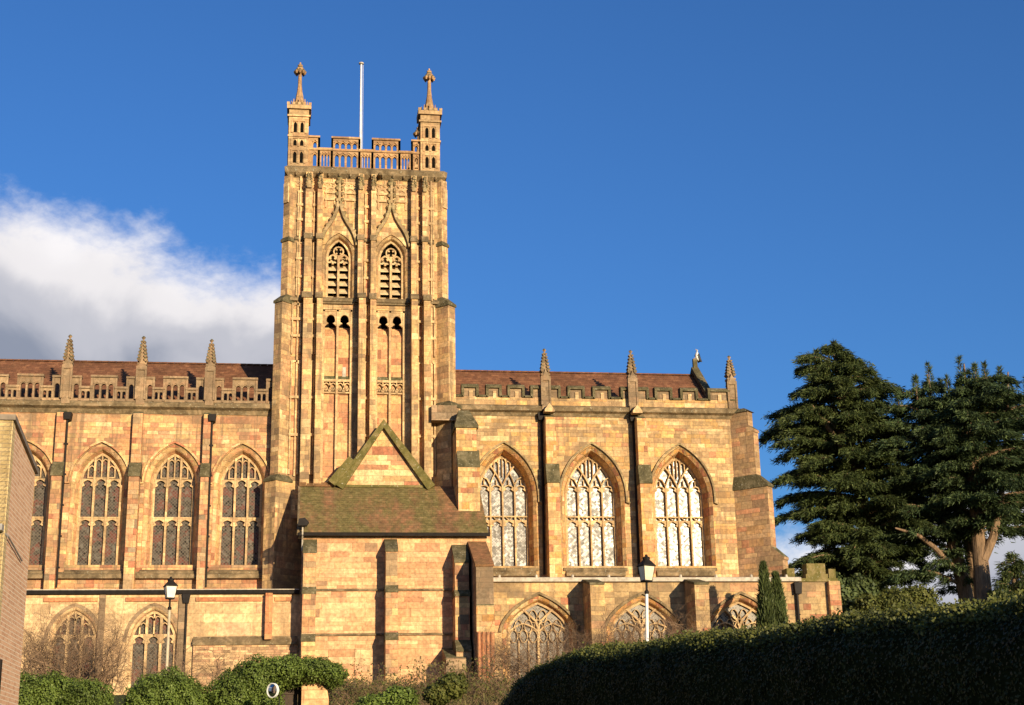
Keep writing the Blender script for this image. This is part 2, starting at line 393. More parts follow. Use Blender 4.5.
def leaded(name, dark, tint, spec=0.5, rough=0.2, q=0.16, tilt=0.12, stained=False, lead=(.03, .03, .03)):
    t = NT(name); pos, u, z, nz = t.wall_coords()
    if q:
        a = t.math('DIVIDE', t.math('ADD', u, z), q); b = t.math('DIVIDE', t.math('SUBTRACT', u, z), q)
    fa, fb = t.math('FRACT', a), t.math('FRACT', b)
    idv = t.xyz(t.math('FLOOR', a), t.math('FLOOR', b), 2.0)
    rid = t.white(idv)
    col = t.ramp(rid, [(0, dark), (0.40, tint), (0.7, tuple(x*2.2 for x in dark)), (0.92, tuple(x*0.3 for x in dark))])
    if stained:
        n = t.noise(pos, 1.5, 3, 0.6); n2 = t.noise(pos, 4.5, 3, 0.6)
        col = t.mix(t.math('MULTIPLY', t.mr(n, 0.50, 0.60), 0.8), col, (.15, .045, .035))
        col = t.mix(t.math('MULTIPLY', t.mr(n2, 0.56, 0.66), 0.6), col, (.18, .17, .145))
    e = t.math('MINIMUM', t.math('MINIMUM', fa, t.math('SUBTRACT', 1.0, fa)), t.math('MINIMUM', fb, t.math('SUBTRACT', 1.0, fb)))
    le = t.math('LESS_THAN', e, 0.09)
    col = t.mix(le, col, lead)
    t.color(col); t.rough(rough, spec)
    wn_ = t.n('ShaderNodeTexWhiteNoise', {'Vector': idv}, noise_dimensions='3D').outputs[1]
    nz_ = t.n('ShaderNodeTexNoise', {'Vector': pos, 'Scale': 1.1, 'Detail': 3.0}).outputs[1]
    off = t.n('ShaderNodeVectorMath', {0: t.n('ShaderNodeVectorMath', {0: wn_, 1: nz_}, operation='ADD').outputs[0], 1: (1.0, 1.0, 1.0)}, operation='SUBTRACT').outputs[0]
    off = t.n('ShaderNodeVectorMath', {0: off, 'Scale': tilt}, operation='SCALE').outputs[0]
    nn = t.n('ShaderNodeVectorMath', {0: t.n('ShaderNodeNewGeometry').outputs['Normal'], 1: off}, operation='ADD').outputs[0]
    nn = t.n('ShaderNodeVectorMath', {0: nn}, operation='NORMALIZE').outputs[0]
    t.t.links.new(nn, t.b.inputs['Normal']); return t.m
G_DARK = leaded('stained_leaded_glass', (.042, .036, .030), (.062, .052, .044), 0.08, 0.5, 0.20, 0.05, True, (.125, .105, .08))
G_BRIGHT = leaded('wavy_leaded_glass', (.15, .14, .125), (.22, .205, .18), 0.42, 0.27, 0.17, 0.105, False, (.10, .085, .06))
G_LOW = leaded('lattice_leaded_glass', (.085, .075, .065), (.13, .115, .10), 0.25, 0.42, 0.16, 0.08, False, (.24, .20, .14))

def bark(name, a, b):
    t = NT(name); g = t.n('ShaderNodeNewGeometry').outputs['Position']
    v = t.n('ShaderNodeVectorMath', {0: g, 1: (3.0, 3.0, 0.6)}, operation='MULTIPLY').outputs[0]
    n = t.noise(v, 2.0, 6, 0.7, 0.4)
    t.color(t.ramp(n, [(0.3, a), (0.65, b)])); t.rough(0.95, 0.1); t.bump(n, 0.08, 0.9); return t.m
M_BARK = bark('cedar_bark', (.10, .068, .042), (.28, .185, .115))
M_TWIG = bark('bare_twig', (.13, .085, .055), (.25, .165, .105))
def leaf(name, cols, rough=0.6, trans=0.15):
    t = NT(name); g = t.n('ShaderNodeNewGeometry')
    r = g.outputs['Random Per Island']
    k = len(cols); base = t.ramp(r, [(i/(k-1) if k > 1 else 0, c) for i, c in enumerate(cols)])
    n = t.noise(g.outputs['Position'], 0.9, 3, 0.6)
    v = t.mr(n, 0.35, 0.65, 0.72, 1.25)
    base = t.mix(1.0, base, t.n('ShaderNodeCombineColor', {0: v, 1: v, 2: v}).outputs[0], 'MULTIPLY')
    t.color(base); t.rough(rough, 0.25)
    tr = t.n('ShaderNodeBsdfTranslucent', {'Color': base}); mx = t.n('ShaderNodeMixShader', {0: trans})
    t.t.links.new(t.b.outputs[0], mx.inputs[1]); t.t.links.new(tr.outputs[0], mx.inputs[2]); t.t.links.new(mx.outputs[0], t.out.inputs[0])
    return t.m
L_CEDAR = leaf('cedar_needles', [(.040, .060, .018), (.062, .086, .026), (.10, .122, .036), (.046, .070, .028)])
L_CEDAR2 = leaf('blue_cedar_needles', [(.036, .060, .026), (.056, .086, .034), (.09, .122, .042), (.042, .070, .032)])
L_IVY = leaf('ivy_leaves', [(.065, .10, .016), (.10, .145, .025), (.15, .20, .042), (.085, .12, .02)], 0.55)
L_HEDGE = leaf('clipped_hedge_leaves', [(.018, .026, .006), (.026, .035, .008), (.036, .042, .010)], 0.6)
L_CYP = leaf('cypress_sprays', [(.045, .065, .018), (.065, .085, .026), (.09, .11, .032)])
L_SHRUB = leaf('yellow_green_leaves', [(.085, .10, .022), (.125, .125, .03), (.06, .08, .018)])
L_BRMB = leaf('bramble_leaves', [(.075, .095, .02), (.12, .12, .03), (.14, .085, .04), (.06, .08, .02)])
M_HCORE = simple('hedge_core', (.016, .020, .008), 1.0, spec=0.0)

def brick(name, a, b, c, mortar=(.42, .33, .24)):
    t = NT(name); pos, u, z, nz = t.wall_coords()
    zr = t.math('DIVIDE', t.math('ADD', z, 50.0), 0.085); row = t.math('FLOOR', zr)
    ur = t.math('ADD', t.math('DIVIDE', t.math('ADD', u, 100.0), 0.25), t.math('MULTIPLY', t.math('MODULO', row, 2.0), 0.5))
    rid = t.white(t.xyz(t.math('FLOOR', ur), row, 3.0))
    base = t.ramp(rid, [(0, a), (0.4, b), (0.8, c)])
    big = t.noise(pos, 0.9, 4, 0.6, 0.3)
    base = t.mix(t.math('MULTIPLY', t.mr(big, 0.45, 0.7), 0.35), base, (a[0]*.6, a[1]*.6, a[2]*.6))
    fu, fz = t.math('FRACT', ur), t.math('FRACT', zr)
    j = t.math('MAXIMUM', t.math('LESS_THAN', fz, 0.22), t.math('LESS_THAN', fu, 0.05))
    t.color(t.mix(j, base, mortar)); t.rough(0.9, 0.2); t.bump(t.math('SUBTRACT', 1.0, j), 0.01, 0.7); return t.m
M_BRICK = brick('salmon_brick', (.70, .40, .235), (.74, .46, .28), (.60, .33, .19), (.80, .62, .44))
M_YBRICK = brick('yellow_brick', (.62, .46, .22), (.66, .50, .25), (.52, .38, .18), (.42, .32, .19))

# ------------------------------------------------------------------ ground
gm = MB()
xs = [-900, -400, -200, -120, -80, -60, -40, -20, 0, 20, 40, 60, 80, 120, 200, 400, 900]
ys = [-900, -400, -200, -120] + [-100+4*i for i in range(28)] + [20, 40, 80, 160, 400, 900]
gm.grid([[(x, y, gz(x, y)) for x in xs] for y in ys], closed=False)
tg = NT('churchyard_grass'); gp = tg.n('ShaderNodeNewGeometry').outputs['Position']
tg.color(tg.ramp(tg.noise(gp, 0.8, 7, 0.7), [(0.3, (.05, .065, .02)), (0.55, (.075, .085, .028)), (0.75, (.12, .10, .05))])); tg.rough(0.95, 0.1)
tg.bump(tg.noise(gp, 14.0, 4, 0.7), 0.05, 0.8)
ground = gm.build('ground', tg.m, smooth=True); ground['kind'] = 'structure'

# ================================================================== CHURCH
church = thing('church', 'long golden sandstone priory church with tall square tower, arched windows and brown tiled roofs', 'church')

def arch(xc, a, zs, rise, n=10):
    out = []
    if rise >= a*1.02:
        R = (a*a + rise*rise)/(2*a); th = math.asin(min(1, rise/R))
        for i in range(n+1):
            q = th*i/n; out.append((xc - a + R - R*math.cos(q), zs + R*math.sin(q)))
    else:
        for i in range(n+1):
            q = math.pi/2*i/n; uu = math.cos(q)          # 1 at the springing, 0 at the apex
            out.append((xc - a*uu, zs + rise*(0.5*math.sqrt(max(0, 1-uu*uu))+0.5*(1-uu)**0.8)))
    return out + [(2*xc-p[0], p[1]) for p in out[-2::-1]]
def contour(xc, a, zb, zs, rise, n=10):
    return [(xc-a, zb)] + arch(xc, a, zs, rise, n) + [(xc+a, zb)]
def arch_z(xc, a, zs, rise, x):
    pts = arch(xc, a, zs, rise, 24)
    for p, q in zip(pts, pts[1:]):
        if p[0] <= x <= q[0] and q[0] > p[0]: return p[1] + (q[1]-p[1])*(x-p[0])/(q[0]-p[0])
    return zs
def cusp_head(t, xl, xr, zs, rise, w, y0, y1):
    a = (xr-xl)/2; xc = (xl+xr)/2
    t.bar(arch(xc, a, zs, rise, 6), w, y0, y1)
    for s in (-1, 1):                                    # the two cusps under the head
        t.bar([(xc+s*a*0.95, zs+rise*0.12), (xc+s*a*0.38, zs+rise*0.30), (xc+s*a*0.52, zs+rise*0.72)], w*0.55, y0+0.02, y1)

BOTTOM = -1.0
def off_rise(a, h, s):
    if h < a*1.02: return h + s*0.92
    R = (a*a+h*h)/(2*a); return math.sqrt((R+s)**2-(R-a)**2)
def spandrel_head(t, xl, xr, zs, rise, y0, y1, cusp=True):
    a = (xr-xl)/2; xc = (xl+xr)/2
    t.plate([(xl, zs)] + arch(xc, a*0.92, zs, rise, 5) + [(xr, zs), (xr, zs+rise+0.07), (xl, zs+rise+0.07)], [], y0, y1)
    if cusp:
        for s in (-1, 1):
            t.plate([(xc+s*a*0.93, zs+rise*0.02), (xc+s*a*0.42, zs+rise*0.26), (xc+s*a*0.66, zs+rise*0.66)], [], y0+0.02, y1)
def window_frame(zb, zs, rise, xc, a, splay, yf, depth, mat, mouldings=True):
    """splayed and moulded jambs from the wall face back to the tracery; returns wall hole and mesh"""
    def con(s): return contour(xc, a+s, zb, zs, off_rise(a, rise, s), 10)
    steps = [(splay, 0.0), (splay*0.93, -0.03), (splay*0.52, depth*0.20), (splay*0.50, depth*0.26), (splay*0.44, depth*0.30), (splay*0.16, depth*0.90), (splay*0.10, depth*0.93), (0.0, depth)]
    m = MB()
    m.grid([[(p[0], yf+d, p[1]) for p in con(s)] for s, d in steps], closed=False)
    return con(splay), con(0.0), m
def finish_window(name, m, inner, hood_path, yf, depth, glass, jamb_mat, sill, tr, hood_w=0.17, hood_d=0.16, hood_mat=None, label=None):
    w = m.build(name, jamb_mat, church)
    if label: w['label'] = label
    pane = MB().plate(inner, [], yf+depth+0.10, yf+depth+0.13).build('pane', glass, w)
    tr.bar(inner, 0.12, yf+depth-0.06, yf+depth+0.09).build('tracery', S_TRAC, w)
    if hood_path: MB().bar(hood_path, hood_w, yf-hood_d, yf+0.02).build('hood_mould', hood_mat or S_DARK, w)
    sill.build('sill', M_LEDGE, w)
    return w

# ---------------------------------------------------------------- nave
YN = 0.0
ZCN0, ZCN1 = Z(135, 409.9, YN), Z(135, 402.5, YN)
nx = [X(22.0, 520, YN), X(97.5, 520, YN), X(171.5, 520, YN), X(240.2, 520, YN)]
NA = 0.5*(X(117.5, 510, YN) - X(77.0, 510, YN))
nzb, nzs, nzt = Z(170, 565, YN), Z(170, 483.5, YN), Z(170, 453.0, YN)
XN0, XN1 = X(-90, 500, YN), -4.6
holes = []
for i, xc in enumerate(nx):
    hole, inner, fm = window_frame(nzb, nzs, nzt-nzs, xc, NA, 0.50, YN, 0.62, S_JAMB)
    holes.append(hole)
    tr = MB(); y0, y1 = YN+0.50, YN+0.71
    ztr = Z(170, 518.5, YN); bw = 0.105
    xl = [xc-NA, xc-NA/3, xc+NA/3, xc+NA]
    for x in xl[1:3]: tr.bar([(x, nzb), (x, arch_z(xc, NA, nzs, nzt-nzs, x)+0.05)], bw*1.15, y0-0.03, y1)
    tr.bar([(xc-NA, ztr+0.12), (xc+NA, ztr+0.12)], 0.09, y0, y1)
    for k in range(3):
        spandrel_head(tr, xl[k], xl[k+1], ztr-0.40, 0.40, y0+0.03, y1)
        if k == 1: spandrel_head(tr, xl[k], xl[k+1], nzs-0.12, 0.46, y0+0.03, y1)
        else: spandrel_head(tr, xl[k], xl[k+1], nzs-0.16, 0.44, y0+0.03, y1)
        xm = (xl[k]+xl[k+1])/2
        zt_ = arch_z(xc, NA, nzs, nzt-nzs, xm)
        tr.bar([(xm, nzs+0.38), (xm, zt_)], 0.075, y0+0.02, y1)
        for (p, q) in ((xl[k], xm), (xm, xl[k+1])):
            zz = min(arch_z(xc, NA, nzs, nzt-nzs, p), arch_z(xc, NA, nzs, nzt-nzs, q)) - 0.32
            if zz > nzs + 0.25:
                tr.bar(arch((p+q)/2, (q-p)/2, zz, 0.26, 4), 0.06, y0+0.03, y1)
                tr.bar([(p, nzs+0.42), (q, nzs+0.42)], 0.07, y0+0.03, y1)
    sill = MB().ext_x([(YN-0.22, nzb-0.62), (YN-0.22, nzb-0.40), (YN+0.66, nzb+0.10), (YN+0.66, nzb-0.62)], xc-NA-0.52, xc+NA+0.52)
    sill.ext_x([(YN-0.34, nzb-0.80), (YN-0.34, nzb-0.58), (YN-0.10, nzb-0.40), (YN+0.02, nzb-0.40), (YN+0.02, nzb-0.80)], xc-NA-0.95, xc+NA+0.95)
    hp = contour(xc, NA+0.60, nzs+0.05, nzs, off_rise(NA, nzt-nzs, 0.60), 10)[1:-1]
    hp = [(hp[0][0]-0.22, hp[0][1])] + hp + [(hp[-1][0]+0.22, hp[-1][1])]
    finish_window('window', fm, inner, hp, YN, 0.62, G_DARK, S_JAMB, sill, tr, 0.12, 0.15, S_JAMB)
MB().plate([(XN0, BOTTOM), (XN1, BOTTOM), (XN1, ZCN1), (XN0, ZCN1)], holes, YN, YN+0.55, False).build('nave_wall', S_NAVE, church)
MB().ext_x([(YN+0.9, BOTTOM), (YN+10.2, BOTTOM), (YN+10.2, 17.5), (YN+0.9, 17.5)], XN0, XN1).build('nave_core_wall', M_VOID, church)
# cornice
MB().ext_x([(YN-0.06, ZCN0-0.25), (YN-0.16, ZCN0), (YN-0.40, ZCN0+0.12), (YN-0.40, ZCN1-0.10), (YN-0.26, ZCN1+0.02), (YN+0.60, ZCN1+0.02), (YN+0.60, ZCN0-0.25)], XN0, XN1).build('nave_cornice', M_LEDGE, church)
# parapet
ZP0 = ZCN1+0.01
ZPL, ZPH = Z(135, 389.5, -0.15), Z(103, 378.5, -0.15)
pinx = [X(66.0, 400, -0.15), X(140.5, 400, -0.15), X(209.5, 400, -0.15)]
BAYW = (pinx[2]-pinx[0])/2
def trefoil_hole(xc, a, z0, z1): return contour(xc, a, z0, z1-a*1.2, a*1.15, 4)
def parapet_bay(x0, x1, y):
    W = x1-x0; m = MB()
    u = lambda t: x0 + W*t
    zb = ZP0+0.14; lo, hi = ZPL, ZPH
    out = [(u(0), ZP0), (u(1), ZP0), (u(1), hi-0.02), (u(.815), hi-0.02), (u(.815), lo), (u(.665), lo), (u(.665), hi+0.05), (u(.335), hi+0.05), (u(.335), lo), (u(.185), lo), (u(.185), hi-0.02), (u(0), hi-0.02)]
    h = []
    for c in (.13, .87): h.append(trefoil_hole(u(c), W*.034, zb, hi-0.36))
    for c in (.225, .295, .705, .775): h.append(trefoil_hole(u(c), W*.024, zb, lo-0.16))
    for c in (.405, .50, .595): h.append(trefoil_hole(u(c), W*.034, zb, hi-0.34))
    m.plate(out, h, y, y+0.26)
    cop = [(0.0, .185, hi), (.185, .335, lo), (.335, .665, hi+.05), (.665, .815, lo), (.815, 1.0, hi)]
    for a, b, z in cop: m.box(u(a)-0.07, u(b)+0.07, y-0.10, y+0.36, z-0.02, z+0.11)
    for a in (.185, .335, .665, .815): m.box(u(a)-0.06, u(a)+0.06, y-0.05, y+0.0, ZP0+0.01, hi)
    for c in (.405, .50, .595):
        m.bar([(u(c)-W*.04, hi-0.36), (u(c), hi-0.22), (u(c)+W*.04, hi-0.36)], 0.07, y-0.035, y+0.0)
    return m.build('parapet', S_PARA, church)
bays = [(pinx[0]-BAYW, pinx[0]), (pinx[0], pinx[1]), (pinx[1], pinx[2]), (pinx[2], pinx[2]+BAYW)]
for a, b in bays: parapet_bay(a, b, -0.28)
def pinnacle(xc, yc, z0, zs, zt, hw, mat, name='pinnacle', ncr=6):
    m = MB()
    m.box(xc-hw, xc+hw, yc-hw, yc+hw, z0, zs)
    for dx, dy in ((-hw, 0), (0, -hw), (hw, 0)):          # sunk panels read as raised ribs
        pass
    for sx in (-1, 1):
        m.box(xc+sx*hw-0.06, xc+sx*hw+0.06, yc-hw-0.06, yc-hw+0.06, z0+0.3, zs-0.1)
    m.box(xc-hw*1.12, xc+hw*1.12, yc-hw*1.12, yc+hw*1.12, zs-0.02, zs+0.10)
    for s in (-1, 1):                                      # gablets
        m.plate([(xc-hw*1.05, zs-0.35), (xc+hw*1.05, zs-0.35), (xc, zs+0.40)], [], yc+s*hw*1.1-0.05, yc+s*hw*1.1+0.05)
    r0 = hw*0.98
    m.ngon(xc, yc, zs+0.12, r0, zt-0.15, 0.05, 4)
    m.ngon(xc, yc, zt-0.20, 0.07, zt-0.10, 0.13, 4, 0); m.ngon(xc, yc, zt-0.10, 0.13, zt, 0.03, 4, 0)
    for i in range(ncr):
        t = (i+0.35)/ncr; z = zs+0.25+(zt-zs-0.5)*t; r = r0*(1-t)+0.05*t
        for k in range(4):
            a = math.pi/4+math.pi/2*k
            cx, cy = xc+(r+0.05)*math.cos(a), yc+(r+0.05)*math.sin(a); q = 0.125*(1-0.40*t)
            m.ngon(cx, cy, z-q*0.9, q*0.5, z+q*0.2, q*1.35, 4, a); m.ngon(cx, cy, z+q*0.2, q*1.35, z+q, q*0.5, 4, a)
    return m.build(name, mat, church)
for i, x in enumerate(pinx):
    pinnacle(x, -0.18, ZCN0+0.25, Z(140, 365.5, -0.18), Z((66, 140.5, 209.5)[i], (334.5, 336, 339)[i], -0.18), 0.25, S_PARA)
# buttresses between the windows
zso0, zso1 = Z(140, 476, -0.5), Z(140, 463, -0.3)
for px0, px1 in ((55.0, 64.5), (131.8, 141.5), (202.8, 210.0)):
    xa, xb = X(px0, 440, -0.5), X(px1, 440, -0.5)
    m = MB()
    m.ext_x([(0.05, zso1-0.1), (-0.46, zso1-0.1), (-0.46, ZCN0-0.3), (0.05, ZCN0-0.05)], xa, xb)
    m.ext_x([(0.05, BOTTOM), (-0.80, BOTTOM), (-0.80, zso0), (0.05, zso0)], xa-0.02, xb+0.02)
    bt = m.build('buttress', S_BUTT, church)
    MB().ext_x([(0.04, zso0-0.08), (-0.87, zso0-0.08), (-0.87, zso0+0.08), (-0.48, zso1), (0.04, zso1)], xa-0.07, xb+0.07).build('set_off', M_MOSS, bt)
# downpipes
def downpipe(x, y, z0, z1, jog=None):
    m = MB()
    pts = [(x, y, z1), (x, y, z0)] if not jog else [(x, y, z1), (x, y, jog+0.35), (x-0.28, y-0.28, jog-0.1), (x-0.28, y-0.28, z0)]
    m.tube(pts, 0.065, 8)
    m.plate([(x-0.17, z1), (x+0.17, z1), (x+0.22, z1+0.42), (x-0.22, z1+0.42)], [], y-0.2, 0.0)
    zz = z1-1.5
    while zz > z0+0.5 and (not jog or zz > jog+0.4):
        m.box(x-0.11, x+0.11, y-0.08, y+0.10, zz, zz+0.09); zz -= 1.8
    return m.build('downpipe', M_IRON, church)
for p in (66.6, 211.6):
    downpipe(X(p, 440, -0.3), -0.44, Z(60, 588, -0.3), ZCN0-0.75)
# roof
ZRN = Z(237, 364.9, 5.1); SL = 0.795
def roof(x0, x1, yr, zr, ye, name, mat, th=0.14):
    ze = zr - (yr-ye)*SL; yb = 2*yr-ye
    m = MB().ext_x([(ye, ze), (yr, zr), (yb, ze), (yb, ze-th), (yr, zr-th), (ye, ze-th)], x0, x1)
    r = m.build(name, mat, church)
    rt = MB(); x = x0
    while x < x1-0.05:                                    # ridge tiles
        rt.grid([[(xx, yr+0.15*math.sin(a)*q, zr-0.03+0.13*math.cos(a)*q) for a in (-1.5, -0.8, 0, 0.8, 1.5)] for xx, q in ((x, 1.0), (min(x+0.44, x1), 1.06))], closed=False); x += 0.45
    rt.build('ridge', M_ROOF, r); return r
roof(XN0, -4.9, 5.1, ZRN, 0.75, 'nave_roof', M_ROOF)

# ---------------------------------------------------------------- south aisle under the nave windows
YA = -4.6
zg = Z(160, 594.0, YA-0.1)
XA0, XA1 = X(-60, 640, YA), X(301, 640, YA)
MB().ext_x([(YA+0.2, zg-0.1), (0.1, zg+0.35), (0.1, zg-0.1)], XA0, XA1).build('aisle_roof', M_LEAD, church)
AW = [(X(73.5, 640, YA), 0.5*(X(95, 640, YA)-X(52, 640, YA))), (X(153, 640, YA), 0.5*(X(174.5, 640, YA)-X(131.5, 640, YA)))]
azs, azt = Z(153, 642, YA), Z(153, 611.5, YA); azb = Z(153, 697, YA)
holes = []
for xc, a in AW:
    hole, inner, fm = window_frame(azb, azs, azt-azs, xc, a, 0.30, YA, 0.30, S_LOW)
    holes.append(hole)
    tr = MB(); y0, y1 = YA+0.20, YA+0.40
    xl = [xc-a, xc-a/3, xc+a/3, xc+a]
    for x in xl[1:3]: tr.bar([(x, azb), (x, arch_z(xc, a, azs, azt-azs, x)+0.03)], 0.14, y0-0.02, y1)
    for k in range(3):
        spandrel_head(tr, xl[k], xl[k+1], azs-0.12, 0.44, y0+.01, y1)
        xm = (xl[k]+xl[k+1])/2
        tr.bar([(xm, azs+0.34), (xm, arch_z(xc, a, azs, azt-azs, xm))], 0.08, y0, y1)
        for p, q in ((xl[k], xm), (xm, xl[k+1])):
            zz = min(arch_z(xc, a, azs, azt-azs, p), arch_z(xc, a, azs, azt-azs, q))-0.28
            if zz > azs+0.2:
                tr.bar(arch((p+q)/2, (q-p)/2, zz, 0.24, 4), 0.06, y0, y1); tr.bar([(p, azs+0.40), (q, azs+0.40)], 0.07, y0, y1)
    sill = MB().ext_x([(YA-0.12, azb-0.25), (YA-0.12, azb-0.1), (YA+0.36, azb+0.08), (YA+0.36, azb-0.25)], xc-a-0.3, xc+a+0.3)
    hp = contour(xc, a+0.36, azs, azs, off_rise(a, azt-azs, 0.36), 10)[1:-1]
    finish_window('window', fm, inner, hp, YA, 0.30, G_DARK, S_LOW, sill, tr, 0.2, 0.03, S_PARA)
MB().plate([(XA0, -1.2), (XA1, -1.2), (XA1, zg-0.02), (XA0, zg-0.02)], holes, YA, YA+0.28, False).build('aisle_wall', S_LOW, church)
MB().ext_x([(YA+0.7, -1), (-0.1, -1), (-0.1, zg-0.1), (YA+0.7, zg-0.1)], XA0, XA1-0.1).build('aisle_core_wall', M_VOID, church)
g = MB().ext_x([(YA-0.22, zg), (YA-0.26, zg+0.17), (YA-0.20, zg+0.20), (YA+0.25, zg+0.20), (YA+0.25, zg)], XA0, XA1-0.15)
g.build('gutter', M_IRON, church)
MB().ext_x([(YA-0.27, zg+0.20), (YA-0.27, zg+0.245), (YA+0.30, zg+0.245), (YA+0.30, zg+0.205), (YA-0.2, zg+0.205)], XA0, XA1-0.15).build('lead_flashing', M_LEAD, church)
for a, b in ((44, 98), (126, 178), (196, 262), (275, 292)):
    MB().box(X(a, 598, YA), X(b, 598, YA), YA-0.10, YA+0.05, Z(150, 601.5, YA), Z(150, 597.5, YA)).build('string_course', S_RED, church)
MB().box(X(97.5, 640, YA), X(103.5, 640, YA), YA-0.09, YA+0.05, -1, zg-0.03).build('pilaster', S_DARK, church)
MB().box(X(177.5, 640, YA), X(184, 640, YA), YA-0.12, YA+0.05, -1, zg-0.03).build('pilaster', S_DARK, church)
p_ = MB().box(X(265.5, 610, YA), X(272.5, 610, YA), YA-0.50, YA+0.05, Z(268, 640, YA), zg+0.0).build('pilaster', S_RED, church); p_['label'] = 'orange red stone pilaster'
m = MB().tube([(X(186.5, 610, YA), YA-0.14, zg-0.2), (X(186.5, 610, YA), YA-0.14, -1)], 0.07, 8)
m.plate([(X(184, 600, YA), zg-0.5), (X(189, 600, YA), zg-0.5), (X(190.5, 600, YA), zg-0.02), (X(182.5, 600, YA), zg-0.02)], [], YA-0.30, YA-0.02)
m.build('downpipe', M_IRON, church)
zl = Z(240, 643, YA)
MB().ext_x([(YA-0.30, zl-0.12), (YA-0.30, zl+0.02), (YA, zl+0.36), (YA+0.05, zl+0.36), (YA+0.05, zl-0.12)], X(193, 640, YA), XA1-0.2).build('string_course', M_LEDGE, church)
MB().box(X(193, 660, YA), XA1-0.2, YA-0.20, YA+0.04, -1.4, zl-0.1).build('plinth', S_RUBBLE, church)

# ---------------------------------------------------------------- tower
YT = -0.6
TC = -0.18
ZT_C0, ZT_C1 = Z(365, 178, YT), Z(365, 170, YT)
ZT_S = Z(365, 301.5, YT)
def tx(px, py=300): return X(px, py, YT)
BW = [(tx(338.5, 270), 0.5*(tx(350, 270)-tx(327.2, 270))), (tx(391.2, 270), 0.5*(tx(402.8, 270)-tx(379.6, 270)))]
bzb, bzs, bzt = Z(338, 299.5, YT), Z(338, 256, YT), Z(338, 238.5, YT)
PNL = [(tx(321.5, 400), tx(351.5, 400)), (tx(375.0, 400), tx(404.8, 400))]
pzt, pzb = Z(338, 309.5, YT), Z(338, 478, YT)
holes = []; frames = []
for xc, a in BW:
    h, inner, fm = window_frame(bzb, bzs, bzt-bzs, xc, a, 0.30, YT, 0.45, S_TOWER); holes.append(h); frames.append((xc, a, inner, fm))
for a, b in PNL: holes.append([(a, pzb), (b, pzb), (b, pzt), (a, pzt)])
TX0, TX1 = -4.85, 4.5
MB().plate([(TX0-0.1, 10.0), (TX1+0.1, 10.0), (TX1+0.1, ZT_C1), (TX0-0.1, ZT_C1)], holes, YT, YT+0.34, False).build('tower_wall', S_TOWER, church)
m = MB(); m.box(TX0-0.1, TX1+0.1, YT+1.2, YT+9.6, -0.5, ZT_C1-0.4); m.build('tower_core_wall', S_TOWER, church)
